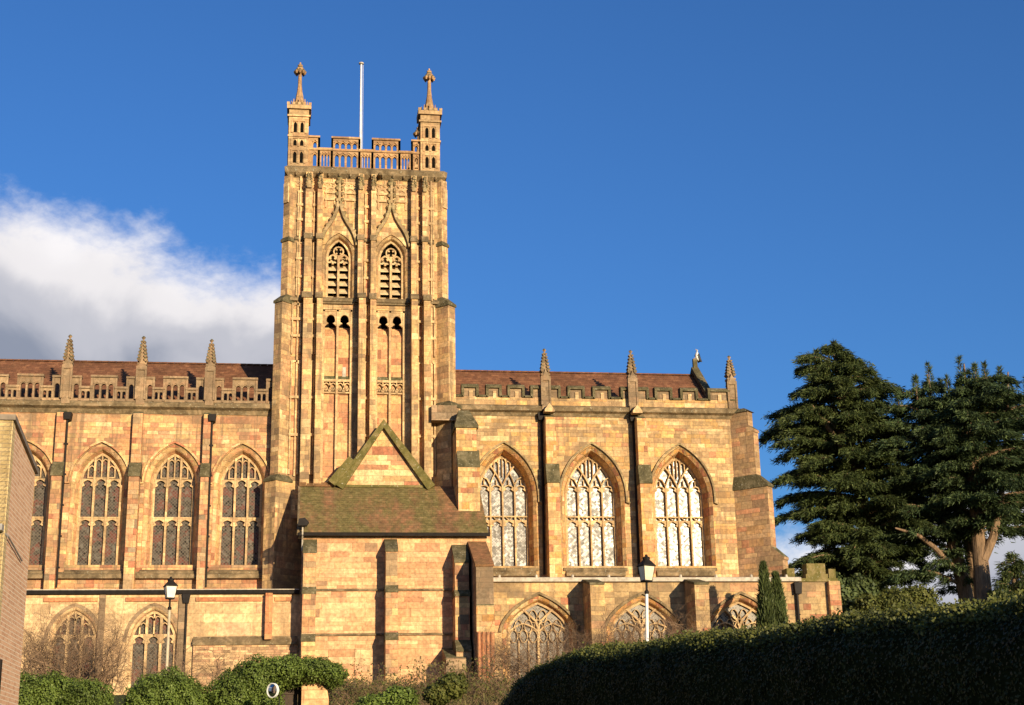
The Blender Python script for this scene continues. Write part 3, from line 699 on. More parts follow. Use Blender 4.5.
for xc, a, inner, fm in frames:
    tr = MB(); y0, y1 = YT+0.34, YT+0.54
    tr.bar([(xc, bzb), (xc, bzs+0.15)], 0.13, y0-0.03, y1)
    for s in (-1, 1):
        tr.bar(arch(xc+s*a/2, a/2, bzs-0.35, 0.55, 6), 0.10, y0, y1)
        for k in range(3):
            ang = math.radians(90+120*k); cx, cz = xc+s*a/2, bzs-0.12
            tr.bar([(cx+0.30*math.cos(ang+1.05), cz+0.30*math.sin(ang+1.05)), (cx+0.12*math.cos(ang+1.05), cz+0.12*math.sin(ang+1.05))], 0.13, y0+0.02, y1)
    cz = bzs+0.42
    tr.bar([(xc+0.30*math.cos(q*math.pi/6), cz+0.30*math.sin(q*math.pi/6)) for q in range(12)], 0.09, y0, y1, True)
    for k in range(4):
        ang = math.pi/4+math.pi/2*k
        tr.bar([(xc+0.28*math.cos(ang), cz+0.28*math.sin(ang)), (xc+0.13*math.cos(ang), cz+0.13*math.sin(ang))], 0.10, y0+0.02, y1)
    w = fm.build('belfry_window', S_TOWER, church)
    MB().plate(inner, [], YT+1.10, YT+1.15).build('pane', M_VOID, w)
    tr.bar(inner, 0.14, YT+0.36, YT+0.50).build('tracery', S_TRAC, w)
    lv = MB(); step = (bzs-0.35-bzb)/5.0
    for k in range(6):
        z = bzb + step*k + 0.06
        lv.ext_x([(YT+0.52, z), (YT+0.52, z+0.06), (YT+0.98, z+0.50), (YT+1.02, z+0.46)], xc-a, xc+a)
    lv.build('louvres', M_LOUV, w)
    # ogee hood and gablet
    zo0, zo1 = Z(338, 246, YT), Z(338, 203, YT); hwid = a+0.30+0.13
    og = []
    for i in range(13):
        t = i/12.0
        xx = hwid*(1-t)**1.0*(1-0.42*math.sin(math.pi*t)*(t)) if t > 0.35 else hwid*(1-t*0.62)
        og.append((t, xx))
    pts = [(1.0, 0.0), (0.93, 0.13), (0.82, 0.26), (0.66, 0.39), (0.46, 0.51), (0.27, 0.65), (0.13, 0.82), (0.05, 1.0)]
    left = [(xc-hwid*p, zo0+(zo1-zo0)*q) for p, q in pts]; right = [(2*xc-p[0], p[1]) for p in left[::-1]]
    ao = arch(xc, a+0.30, bzs, off_rise(a, bzt-bzs, 0.30), 10)
    ao = [p for p in ao if p[1] >= zo0]
    hd = MB()
    hd.plate(left + right + ao[::-1], [], YT-0.10, YT+0.02)
    hd.build('gablet', S_TOWER, w)
    hm = MB().bar(left, 0.19, YT-0.34, YT).bar(right, 0.19, YT-0.34, YT)
    for side in (left, right[::-1]):
        for p, q in zip(side[1:], side[2:]):
            cx, cz = (p[0]+q[0])/2, (p[1]+q[1])/2; s = -1 if cx < xc else 1
            hm.ngon(cx+s*0.12, YT-0.16, cz-0.08, 0.05, cz+0.08, 0.13, 5); hm.ngon(cx+s*0.12, YT-0.16, cz+0.08, 0.13, cz+0.16, 0.03, 5)
    zf0, zf1 = zo1, Z(338, 178, YT)
    hm.box(xc-0.08, xc+0.08, YT-0.22, YT, zf0-0.1, zf1-0.2)
    for k in range(4):
        z = zf0+0.15+(zf1-zf0-0.3)*k/3.5
        for s in (-1, 1):
            hm.ngon(xc+s*0.17, YT-0.14, z-0.10, 0.05, z+0.06, 0.14, 5); hm.ngon(xc+s*0.17, YT-0.14, z+0.06, 0.14, z+0.16, 0.04, 5)
    hm.ngon(xc, YT-0.14, zf1-0.25, 0.09, zf1-0.08, 0.2, 6); hm.ngon(xc, YT-0.14, zf1-0.08, 0.2, zf1+0.06, 0.04, 6)
    hm.build('ogee_hood', S_OGEE, w)
    MB().ext_x([(YT-0.14, bzb-0.32), (YT-0.14, bzb-0.20), (YT+0.52, bzb+0.12), (YT+0.52, bzb-0.32)], xc-a-0.32, xc+a+0.32).build('sill', M_LEDGE, w)
    for s in (-1, 1):                                      # narrow sunk panels beside the finial
        MB().bar([(xc+s*0.42, zf0+0.2), (xc+s*0.42, zf1+0.05)], 0.06, YT-0.06, YT+0.01).build('panel_rib', S_TRAC, church)
# blind panels of the lower stage
for a, b in PNL:
    xm = (a+b)/2; tr = MB(); y0, y1 = YT+0.06, YT+0.33
    zh = Z(338, 327, YT)
    back_holes = [[(q-0.34, Z(338, 334, YT)), (q+0.34, Z(338, 334, YT)), (q+0.34, pzt-0.12), (q-0.34, pzt-0.12)] for q in ((a+xm)/2, (xm+b)/2)]
    bp = MB().plate([(a-0.02, pzb-0.02), (b+0.02, pzb-0.02), (b+0.02, pzt+0.02), (a-0.02, pzt+0.02)], back_holes, YT+0.30, YT+0.42).build('blind_panel', S_PANEL, church)
    for h in back_holes:
        vd = MB(); vd.box(h[0][0]-0.05, h[1][0]+0.05, YT+1.0, YT+1.05, h[0][1]-0.1, h[2][1]+0.1)
        vd.build('opening', M_VOID, bp)
    sl = MB()
    for h in back_holes: MB().ext_x([(YT+0.31, h[0][1]-0.05), (YT+0.31, h[0][1]+0.02), (YT+0.75, h[0][1]+0.62), (YT+0.80, h[0][1]+0.60), (YT+0.80, h[0][1]-0.05)], h[0][0]+0.01, h[1][0]-0.01).build('opening_sill', S_SILL, bp)
    for x in (a+0.06, xm, b-0.06): tr.bar([(x, pzb), (x, pzt)], 0.13, y0, y1)
    tr.bar([(a, pzt-0.05), (b, pzt-0.05)], 0.12, y0, y1)
    for l, r in ((a+0.06, xm), (xm, b-0.06)):
        xc, hw = (l+r)/2, (r-l)/2
        tr.plate([(l, pzt-1.02), (l, pzt), (r, pzt), (r, pzt-1.02), (r-0.02, pzt-1.02), (xc+hw*0.7, pzt-1.02)] + [(xc+hw*0.62*math.cos(q), pzt-0.62+hw*0.75*math.sin(q)) for q in [k*math.pi/8 for k in range(0, 9)]] + [(xc-hw*0.7, pzt-1.02), (l+0.02, pzt-1.02)], [], y0+0.04, y1-0.05)
        for s in (-1, 1):
            tr.plate([(xc+s*hw*0.95, pzt-1.05), (xc+s*hw*0.32, pzt-0.86), (xc+s*hw*0.95, pzt-0.62)], [], y0+0.05, y1-0.05)
        # band of pierced panelling
        z1, z0 = Z(338, 380.5, YT), Z(338, 392, YT)
        tr.box(l, r, y0+0.02, y1, z1-0.05, z1+0.09); tr.box(l, r, y0+0.06, y1, z0-0.05, z0+0.05)
        tr.ext_x([(YT+0.09, z1+0.09), (YT+0.30, z1+0.36), (YT+0.34, z1+0.05)], l, r)
        cz = (z0+z1)/2
        for s in (-1, 1):
            tr.bar(arch(xc+s*hw/2, hw/2, cz-0.05, 0.28, 5), 0.06, y0+0.05, y1)
            tr.bar([(xc, z0), (xc+s*hw*0.5, cz+0.02), (xc+s*hw*0.95, z0+0.05)], 0.07, y0+0.06, y1)
        tr.box(xc-0.03, xc+0.03, y0+0.05, y1, z0, z1)
        for k in (-1, 1):
            tr.plate([(xc+k*hw*0.5-0.07, z0+0.12), (xc+k*hw*0.5+0.07, z0+0.12), (xc+k*hw*0.5, z0+0.30)], [], y0+0.08, y1)
    tr.build('tracery', S_TRAC, bp)
MB().box(tx(342.5, 373), tx(346, 373), YT+0.27, YT+0.31, Z(344, 376, YT), Z(344, 366, YT)).build('slit_window', M_LEAD, church)
# pilaster strips, all the way up, with crocketed heads under the cornice
zcr = Z(365, 192, YT)
for p0, p1, q0, q1 in ((304.5, 311.5, 302.5, 311.5), (316.6, 322.0, 316.0, 321.8), (357.6, 363.2, 358.0, 364.8), (370.6, 375.4, 369.6, 375.4), (410.6, 416.0, 410.6, 417.0), (421.8, 427.0, 423.2, 430.0)):
    m = MB()
    PJU, PJL = 0.55, (0.9 if 357 < q0 < 360 or 410 < q0 < 412 else 0.68)
    m.box(tx(p0, 250), tx(p1, 250), YT-PJU, YT+0.02, ZT_S, ZT_C0+0.05)
    m.box(tx(q0, 350), tx(q1, 350), YT-PJL, YT+0.02, 10.5, ZT_S+0.05)
    pl = m.build('pilaster', S_TOWER, church)
    xm = (tx(p0, 250)+tx(p1, 250))/2; hw = (tx(p1, 250)-tx(p0, 250))/2
    so = MB()
    so.ext_x([(YT-PJL-0.08, ZT_S-0.06), (YT-PJL-0.08, ZT_S+0.12), (YT-PJU+0.02, ZT_S+0.40), (YT, ZT_S+0.40), (YT, ZT_S-0.06)], tx(q0, 300)-0.05, tx(q1, 300)+0.05)
    so.build('set_off', M_LEDGE, pl); so = MB()
    zz = Z(365, 239, YT)
    so.ext_x([(YT-PJU-.07, zz-0.28), (YT-PJU-.07, zz-0.10), (YT-PJU, zz+0.1), (YT, zz+0.1), (YT, zz-0.28)], xm-hw-0.05, xm+hw+0.05)
    so.build('set_off', M_LEDGE, pl)
    cr = MB()
    cr.ngon(xm, YT-PJU-0.02, zcr-0.1, hw*0.9, zcr+0.12, hw*1.15, 4)
    cr.ngon(xm, YT-PJU-0.02, zcr+0.10, hw*0.8, ZT_C0-0.05, 0.04, 4)
    for k in range(4):
        z = zcr+0.15+k*(ZT_C0-zcr-0.2)/4.0
        for s in (-1, 1): cr.ngon(xm+s*(hw*0.75-0.03*k), YT-PJU-0.10, z, 0.04, z+0.10, 0.10, 5).ngon(xm+s*(hw*0.75-0.03*k), YT-PJU-0.10, z+0.10, 0.10, z+0.2, 0.03, 5)
    cr.build('crocketed_head', S_OGEE, pl)
for px in (298.2, 431.5):
    MB().box(tx(px-.8, 300), tx(px+.8, 300), YT-0.14, YT+0.02, 12.5, ZT_C0-0.1).build('panel_rib', S_TRAC, church)
def narrow_panel(p0, p1, z0, z1, proj=0.12, back=True):
    xa, xb = tx(p0, 300), tx(p1, 300); w = xb-xa; t = MB()
    for x in (xa, xb): t.box(x-.045, x+.045, YT-proj, YT+.01, z0, z1)
    t.plate([(xa, z1-w*.9)] + arch((xa+xb)/2, w*.46, z1-w*.75, w*.55, 4) + [(xb, z1-w*.9), (xb, z1), (xa, z1)], [], YT-proj+.02, YT+.01)
    for k in (0.33, 0.66):
        zz = z0+(z1-z0)*k; t.box(xa-.07, xb+.07, YT-proj-.05, YT+.01, zz, zz+.16)
    t.build('panel_frame', S_TRAC, church)
    if back: MB().box(xa, xb, YT-.012, YT+.01, z0, z1-.05).build('sunk_panel', S_PANEL, church)
zs2 = Z(338, 239, YT)
for p0, p1 in ((296.2, 302.6), (312.6, 315.8), (364.6, 369.4), (417.4, 421.2), (428.4, 433.4)):
    narrow_panel(p0, p1, zs2+.1, ZT_C0-1.05); narrow_panel(p0, p1, ZT_S+.25, zs2-.3)
for p0, p1 in ((293.0, 301.0), (312.6, 315.4), (365.6, 369.0), (418.2, 422.4), (430.6, 434.2)):
    narrow_panel(p0, p1, 20.0, ZT_S-.25, .16); narrow_panel(p0, p1, 12.6, 19.6, .16)
for p0, p1 in ((324.2, 333.0), (343.8, 354.0), (377.5, 386.5), (396.5, 405.5)):   # beside the finials
    narrow_panel(p0, p1, Z(338, 208, YT), Z(338, 187, YT), .07, False)
# string courses of the tower
MB().ext_x([(YT-0.20, ZT_S-0.10), (YT-0.20, ZT_S+0.06), (YT, ZT_S+0.22), (YT+0.05, ZT_S+0.22), (YT+0.05, ZT_S-0.10)], TX0, TX1).build('string_course', M_LEDGE, church)
zst = Z(338, 238, YT)
for a, b in ((295, 321), (356, 377), (408, 434)):
    MB().ext_x([(YT-0.12, zst-0.22), (YT-0.12, zst-0.05), (YT+0.03, zst+0.05), (YT+0.03, zst-0.22)], tx(a, 240), tx(b, 240)).build('string_course', M_LEDGE, church)
# pierced frieze under the cornice
for a, b in ((322, 356), (376, 408), (296, 304), (428, 434)):
    fr = MB(); xa, xb = tx(a, 185), tx(b, 185); n = max(2, int((xb-xa)/0.28)); zf = Z(365, 187, YT)
    for k in range(n):
        c = xa+(xb-xa)*(k+.5)/n
        fr.bar([(c+0.11*math.cos(q*math.pi/3), zf+0.12*math.sin(q*math.pi/3)) for q in range(6)], 0.055, YT-0.06, YT+0.01, True)
    fr.box(xa, xb, YT-0.07, YT+0.01, zf+0.16, zf+0.24)
    fr.build('frieze', S_TRAC, church)
# diagonal corner buttresses
def diag_plan(cx, cy, sx, L, w, back=1.2):
    d = (sx*0.70711, -0.70711); n = (0.70711, sx*0.70711)
    pt = lambda l, s: (cx+d[0]*l+n[0]*s*w/2, cy+d[1]*l+n[1]*s*w/2)
    return [pt(-back, -1), pt(L, -1), pt(L, 1), pt(-back, 1)]
def diag_buttress(cx, cy, sx, stages, mat, label=None):
    """stages from the top: (z_top, z_bottom, L, w)"""
    m = MB(); prev = None; sos = []
    for zt, zb, L, w in stages:
        m.plan(diag_plan(cx, cy, sx, L, w), zb, zt); e = 0.12 if not (prev and abs(w-prev[1]) < 1e-6) else 0.004
        if prev:
            s = MB(); sos.append((s, M_MOSS if e > .05 else mat))
            h = max(0.16, (L-prev[0])*1.0)
            s.plan(diag_plan(cx, cy, sx, L+0.07, w+e), zt-0.14, zt+0.02)
            s.plan(diag_plan(cx, cy, sx, L+0.07, w+e), zt+0.02, zt+h, diag_plan(cx, cy, sx, prev[0]+0.01, prev[1]+0.02))
        prev = (L, w)
    b = m.build('buttress', mat, church)
    for s, sm_ in sos: s.build('set_off', sm_, b)
    if label: b['label'] = label
    return b
zA = Z(283, 237, YT-.5); zB = Z(440, 302, YT-0.8)
z_lo_r = Z(440, 404, YT-0.8); z_lo_l = Z(285, 478, YT-0.8)
diag_buttress(TX1, YT+0.2, 1, [(ZT_C0, zA, 0.36, 0.54), (zA, zB, 0.40, 0.58), (zB, z_lo_r, 0.90, 0.66), (z_lo_r, 9.5, 1.15, 0.9)], S_TOWER)
diag_buttress(TX0, YT+0.2, -1, [(ZT_C0, zA, 0.36, 0.54), (zA, zB, 0.40, 0.58), (zB, z_lo_l, 0.82, 0.66), (z_lo_l, BOTTOM, 1.10, 0.9)], S_TOWER)
for cx, sx in ((TX0, -1), (TX1, 1)):                        # small gabled niches at the heads of the corners
    pl = diag_plan(cx, YT+0.2, sx, 0.46, 0.40)
    MB().plan(pl, ZT_C0-1.9, ZT_C0-0.6).build('niche_panel', S_TRAC, church)
# cornice
def ring_plan(o): return [(TX0-0.30-o, YT-0.20-o), (TX1+0.30+o, YT-0.20-o), (TX1+0.30+o, YT+9.8+o), (TX0-0.30-o, YT+9.8+o)]
m = MB()
m.plan(ring_plan(-0.15), ZT_C0-0.12, ZT_C0+0.12, ring_plan(0.10)); m.plan(ring_plan(0.10), ZT_C0+0.12, ZT_C1-0.12, ring_plan(0.14)); m.plan(ring_plan(0.14), ZT_C1-0.12, ZT_C1+0.06, ring_plan(-0.05))
for k in range(14):
    x = TX0+0.3+k*(TX1-TX0-0.6)/13; m.ngon(x, YT-0.26, ZT_C0-0.06, 0.05, ZT_C0+0.1, 0.13, 5)
for px in (321.5, 380):                                     # gargoyles
    m.tube([(tx(px, 175), YT-0.2, ZT_C0+0.1), (tx(px, 175)-0.03, YT-0.75, ZT_C0-0.02), (tx(px, 175)-0.05, YT-1.0, ZT_C0-0.12)], [0.16, 0.13, 0.07], 6)
m.build('tower_cornice', M_LEDGE, church)
# tower parapet
YTP = YT+0.05
ztp0, ztp1, ztp2 = ZT_C1+0.05, Z(365, 151.2, YTP), Z(365, 139.5, YTP)
def tower_parapet(y, name='tower_parapet'):
    b = lambda px: X(px, 155, YTP)
    xs_ = [b(308), b(319), b(332), b(359.5), b(372.5), b(399.5), b(412), b(424)]
    out = [(xs_[0], ztp0), (xs_[7], ztp0), (xs_[7], ztp2), (xs_[6], ztp2), (xs_[6], ztp1), (xs_[5], ztp1), (xs_[5], ztp2), (xs_[4], ztp2), (xs_[4], ztp1), (xs_[3], ztp1), (xs_[3], ztp2), (xs_[2], ztp2), (xs_[2], ztp1), (xs_[1], ztp1), (xs_[1], ztp2), (xs_[0], ztp2)]
    h = []; m = MB()
    for i, n in enumerate((1, 3, 4, 3, 4, 3, 1)):
        a, c = xs_[i]+0.12, xs_[i+1]-0.12
        if i == 0: a = b(312.5)
        if i == 6: c = b(419)
        for k in range(n):
            xc = a+(c-a)*(k+.5)/n; hw = (c-a)/n*0.33 if n > 1 else 0.11
            h.append(contour(xc, hw, ztp0+0.12, ztp1-0.50, 0.20, 4))
            if i in (0, 2, 4, 6): h.append(contour(xc, hw, ztp1+0.10, ztp2-0.46, 0.18, 4))
            for z in ((ztp1-0.17,) + ((ztp2-0.17,) if i in (0, 2, 4, 6) else ())):
                m.bar([(xc-hw*1.4, z-0.14), (xc, z+0.03), (xc+hw*1.4, z-0.14)], 0.06, y-0.06, y)
        z = ztp2 if i in (0, 2, 4, 6) else ztp1
        m.box(xs_[i]-0.05, xs_[i+1]+0.05, y-0.10, y+0.34, z-0.02, z+0.10)
        for xx in (xs_[i], xs_[i+1]): m.box(xx-0.06, xx+0.06, y-0.06, y+0.02, ztp0, ztp2-0.01)
    m.box(xs_[0], xs_[7], y-0.07, y+0.0, ztp1-0.06, ztp1+0.05)
    m.plate(out, h, y, y+0.24)
    return m.build(name, S_TPARA, church)
tower_parapet(YTP); tower_parapet(YT+9.3)
for x in (TX0-0.05, TX1-0.2):
    m = MB(); m.box(x, x+0.24, YT+1.0, YT+8.6, ztp0, ztp1)
    for k in range(3): m.box(x, x+0.24, YT+1.6+k*2.4, YT+3.0+k*2.4, ztp1-0.01, ztp2)
    m.build('tower_parapet', S_TPARA, church)
MB().box(TX0, TX1, YT+0.3, YT+9.3, ZT_C1-0.3, ZT_C1+0.02).build('tower_roof', M_LEAD, church)
# turrets with spirelets
def turret(xc, yc, src=None):
    hw = 0.62
    zt0, zt1, zt2, zt3 = ztp0-0.05, Z(298, 137, YT), Z(298, 109, YT), Z(298, 62.5, YT+.45)
    m = MB()
    m.box(xc-hw, xc+hw, yc-hw, yc+hw, zt0, zt2)
    m.box(xc-hw-0.06, xc+hw+0.06, yc-hw-0.06, yc+hw+0.06, zt1-0.06, zt1+0.06)
    for z0, z1 in ((zt0+0.2, ztp1-0.25), (ztp1+0.05, zt1-0.2), (zt1+0.2, zt1+1.0)):
        for s in (-1, 0, 1): m.box(xc+s*0.42-0.055, xc+s*0.42+0.055, yc-hw-0.055, yc-hw+0.0, z0, z1)
        m.box(xc-0.47, xc+0.47, yc-hw-0.055, yc-hw, z1, z1+0.10)
        for s in (-1, 1): m.box(xc-hw-0.05, xc-hw, yc+s*0.4-0.05, yc+s*0.4+0.05, z0, z1)
    for z, o, h in ((zt2-0.62, 0.10, 0.12), (zt2-0.10, 0.14, 0.26)):
        m.box(xc-hw-o, xc+hw+o, yc-hw-o, yc+hw+o, z, z+h)
    for i in range(5):
        for j in range(5):
            if i in (0, 4) or j in (0, 4): m.box(xc+(i-2)*0.34-0.09, xc+(i-2)*0.34+0.09, yc+(j-2)*0.34-0.09, yc+(j-2)*0.34+0.09, zt2+0.14, zt2+0.34)
    t = m.build('turret', S_TURR, church)
    d = MB()
    for z0, z1 in ((zt0+0.24, ztp1-0.3), (ztp1+0.1, zt1-0.25), (zt1+0.24, zt1+0.96)):
        for s in (-1, 1): MB().plate(contour(xc+s*0.21, 0.105, z0, z1-0.2, 0.2, 4), [], yc-hw-0.012, yc-hw+0.02).build('opening', M_VOID, t)
    s_ = MB(); zb = zt2+0.15
    s_.lathe(xc, yc, [(0.50, zb), (0.36, zb+0.40), (0.25, zb+0.85), (0.17, zb+1.3), (0.13, zb+1.7), (0.11, zt3-0.72)], 8)
    s_.lathe(xc, yc, [(0.12, zt3-0.82), (0.26, zt3-0.70), (0.22, zt3-0.55), (0.24, zt3-0.42), (0.15, zt3-0.32), (0.17, zt3-0.2), (0.06, zt3-0.12), (0.05, zt3)], 8)
    for k in range(8):
        a = math.pi/4*k
        s_.ngon(xc+0.30*math.cos(a), yc+0.30*math.sin(a), zt3-0.86, 0.05, zt3-0.68, 0.13, 5); s_.ngon(xc+0.30*math.cos(a), yc+0.30*math.sin(a), zt3-0.68, 0.13, zt3-0.56, 0.05, 5)
        s_.ngon(xc+0.50*math.cos(a), yc+0.50*math.sin(a), zb+0.05, 0.08, zb+0.6, 0.03, 4)
    s_.build('spirelet', S_TPARA, t)
    return t
XL, XR = X(298.5, 140, YT), X(430, 142, YT)
tl = turret(XL, YT+0.45)
for dx, dy in ((XR-XL, 0), (0, 8.7), (XR-XL, 8.7)): offset(copy_tree(tl), dx, dy)
# north side of the tower stays plain

# ---------------------------------------------------------------- choir (east of the tower)
ZCC0, ZCC1 = Z(605, 414.3, YN), Z(605, 407.5, YN)
XC0, XC1 = 4.3, X(741, 500, YN)
cxs = [X(505.2, 525, YN), X(594.0, 525, YN), X(683.2, 525, YN)]
CA = 0.5*(X(619.0, 520, YN)-X(570.2, 520, YN))
czb, czs, czt = Z(594, 566, YN), Z(594, 496, YN), Z(594, 454.0, YN)
holes = []
for xc in cxs:
    hole, inner, fm = window_frame(czb, czs, czt-czs, xc, CA, 0.46, YN, 1.0, S_CHJAMB)
    holes.append(hole); tr = MB(); y0, y1 = YN+0.88, YN+1.08
    R = czt-czs; ztr = Z(594, 514.5, YN); zh = Z(594, 483, YN)
    xl = [xc-CA, xc-CA/2, xc, xc+CA/2, xc+CA]; aw = lambda x: arch_z(xc, CA, czs, R, x)
    for x in xl[1:4]: tr.bar([(x, czb), (x, zh)], 0.095, y0-0.02, y1)
    tr.bar([(xc-CA, ztr), (xc+CA, ztr)], 0.08, y0, y1)
    for k in range(4):
        q = (xl[k]+xl[k+1])/2
        spandrel_head(tr, xl[k], xl[k+1], ztr-0.62, 0.34, y0+0.05, y1, True)
        for s_ in (-1, 1): tr.bar([(q, ztr-0.24), (q+s_*CA*.12, ztr-.04)], 0.04, y0+0.03, y1)
        tr.bar(arch(q, CA/4, zh-0.42, 0.40, 5), 0.06, y0+0.02, y1)
        for s_ in (-1, 1): tr.plate([(q+s_*CA*.23, zh-.42), (q+s_*CA*.09, zh-.26), (q+s_*CA*.17, zh-.12)], [], y0+.03, y1)
        tr.bar([(q, zh-0.02), (q, min(zh+.34, aw(q)))], 0.05, y0+0.02, y1)
    for s_ in (-1, 1):                                      # the branches of the Y and the intersecting bars
        tr.bar([(xc, zh-.05), (xc+s_*CA*.14, zh+R*.16), (xc+s_*CA*.36, zh+R*.36), (xc+s_*CA*.50, min(zh+R*.52, aw(xc+s_*CA*.5)))], 0.085, y0-0.01, y1)
        tr.bar([(xc+s_*CA/2, zh), (xc+s_*CA*.62, zh+R*.14), (xc+s_*CA*.80, aw(xc+s_*CA*.80))], 0.07, y0, y1)
        tr.bar([(xc+s_*CA/2, zh), (xc+s_*CA*.40, zh+R*.16), (xc+s_*CA*.30, zh+R*.28)], 0.06, y0, y1)
        tr.bar([(xc+s_*CA*.15, zh+R*.18), (xc+s_*CA*.15, aw(xc+s_*CA*.15))], 0.055, y0+0.01, y1)
        tr.bar([(xc+s_*CA*.34, zh+R*.36), (xc+s_*CA*.33, aw(xc+s_*CA*.33))], 0.05, y0+0.01, y1)
        tr.bar(arch(xc+s_*CA*.245, CA*.09, zh+R*.50, .18, 3), 0.045, y0+.02, y1)
    tr.bar(arch(xc, CA*.15, zh+R*.55, .26, 4), 0.05, y0+0.02, y1)
    tr.bar([(xc, zh+R*.20), (xc, czt)], 0.045, y0+0.02, y1)
    sill = MB().ext_x([(YN-0.10, czb-0.30), (YN-0.10, czb-0.12), (YN+1.03, czb+0.10), (YN+1.03, czb-0.30)], xc-CA-0.45, xc+CA+0.45)
    sill.ext_x([(YN-0.22, czb-0.62), (YN-0.22, czb-0.45), (YN-0.04, czb-0.28), (YN+0.02, czb-0.28), (YN+0.02, czb-0.62)], xc-CA-0.3, xc+CA+0.3)
    hp = contour(xc, CA+0.56, czs-0.02, czs-0.02, off_rise(CA, R, 0.56)+0.06, 10)[1:-1]
    hp = [(hp[0][0], hp[0][1]-0.35)] + hp + [(hp[-1][0], hp[-1][1]-0.35), (hp[-1][0]+0.2, hp[-1][1]-0.42)]
    finish_window('window', fm, inner, hp, YN, 1.0, G_BRIGHT, S_CHJAMB, sill, tr, 0.11, 0.18, S_OGEE)
MB().plate([(XC0, 1.0), (XC1, 1.0), (XC1, ZCC1), (XC0, ZCC1)], holes, YN, YN+0.9, False).build('choir_wall', S_CHOIR, church)
MB().ext_x([(YN+1.3, BOTTOM), (YN+9.6, BOTTOM), (YN+9.6, 17.4), (YN+1.3, 17.4)], XC0, XC1-0.1).build('choir_core_wall', S_CHOIR, church)
MB().ext_x([(YN-0.05, ZCC0-0.20), (YN-0.12, ZCC0), (YN-0.34, ZCC0+0.10), (YN-0.34, ZCC1-0.08), (YN-0.10, ZCC1+0.06), (YN+0.5, ZCC1+0.06), (YN+0.5, ZCC0-0.20)], XC0+1.2, XC1+0.25).build('choir_cornice', M_LEDGE, church)
# battlements
zbl, zbh = Z(605, 398.5, -0.1), Z(605, 388.5, -0.1)
pcx = [X(545.5, 400, -0.15), X(632.5, 400, -0.15), X(732.8, 400, -0.15)]
mer = []
for a, b in ((463, 477), (487.5, 500), (509, 523), (532, 559), (569, 583), (594, 609), (622, 647), (656, 670.5), (681.5, 696), (709, 728)):
    mer.append((X(a, 393, -0.1), X(b, 393, -0.1)))
bt = MB().box(XC0+0.5, XC1+0.1, -0.10, 0.32, ZCC1+0.03, zbl)
bo = bt.build('battlement', S_CHOIR, church)
for a, b in mer:
    mo = MB().box(a, b, -0.06, 0.32, zbl-0.02, zbh-0.05).build('merlon', S_DARK, church)
    c_ = (a+b)/2+0.05; MB().box(c_-0.11, c_+0.11, -0.13, -0.05, zbl-0.10, zbh-0.28).build('lit_block', S_TRAC, mo)  # pale block added for the lit patch on each merlon face
cp = MB(); e = XC0+0.6
for a, b in mer + [(XC1+0.1, XC1+0.2)]:
    if a > e+0.1: cp.ext_x([(-0.20, zbl-0.03), (-0.20, zbl+0.05), (-0.08, zbl+0.13), (0.40, zbl+0.13), (0.40, zbl-0.03)], e+0.02, a-0.02)
    if a < XC1:
        cp.ext_x([(-0.22, zbh-0.10), (-0.22, zbh), (-0.05, zbh+0.16), (0.40, zbh+0.16), (0.40, zbh-0.10)], a-0.10, b+0.10)
        cp.box(a-0.10, a+0.06, -0.20, 0.36, zbl-0.03, zbh-0.1); cp.box(b-0.06, b+0.10, -0.20, 0.36, zbl-0.03, zbh-0.1)
    e = b
cp.build('coping', M_MOSS, bo)
for i, x in enumerate(pcx):
    pinnacle(x, -0.16 if i < 2 else 0.1, ZCC0+0.15, Z(632, 377.5, -0.16), Z((543.5, 630.5, 731)[i], (348.5, 350, 354.5)[i], -0.16), 0.25, S_DARK if i < 2 else S_PARA)
for x in pcx[:2]:
    MB().plate([(x-0.20, ZCC0-0.12), (x+0.40, ZCC0-0.12), (x+0.40, ZCC0+0.02), (x+0.10, ZCC0+0.42), (x-0.20, ZCC0+0.02)], [], -1.0, -0.30).build('gablet', S_TRAC, church)
# choir buttresses, with a lead downpipe tucked at their west side
cz0, cz1 = Z(560, 484, -0.5), Z(560, 466, -0.3)
for pa, pb, pp in ((547.0, 557.0, 541.5), (639.5, 649.0, 633.5)):
    xa, xb = X(pa, 500, -0.7), X(pb, 500, -0.7)
    m = MB()
    m.ext_x([(0.04, cz1-0.1), (-0.95, cz1-0.1), (-0.95, ZCC0-0.45), (0.04, ZCC0-0.05)], xa, xb)
    m.ext_x([(0.04, 2.0), (-1.15, 2.0), (-1.15, cz0), (0.04, cz0)], xa-0.02, xb+0.10)
    b = m.build('buttress', S_CHJAMB, church)
    MB().ext_x([(0.03, cz0-0.05), (-1.22, cz0-0.05), (-1.22, cz0+0.10), (-0.97, cz1-.3), (-0.97, cz1), (0.03, cz1)], xa-0.06, xb+0.16).build('set_off', M_MOSS, b)
    x = X(pp, 430, -0.2)
    mm = MB().tube([(x, -0.2, ZCC0-0.3), (x, -0.2, cz0+0.9), (x-0.04, -0.2, 6.75)], 0.075, 8)
    mm.plate([(x-0.18, ZCC0-0.5), (x+0.18, ZCC0-0.5), (x+0.24, ZCC0-0.05), (x-0.24, ZCC0-0.05)], [], -0.40, -0.02)
    mm.build('downpipe', M_IRON, church)
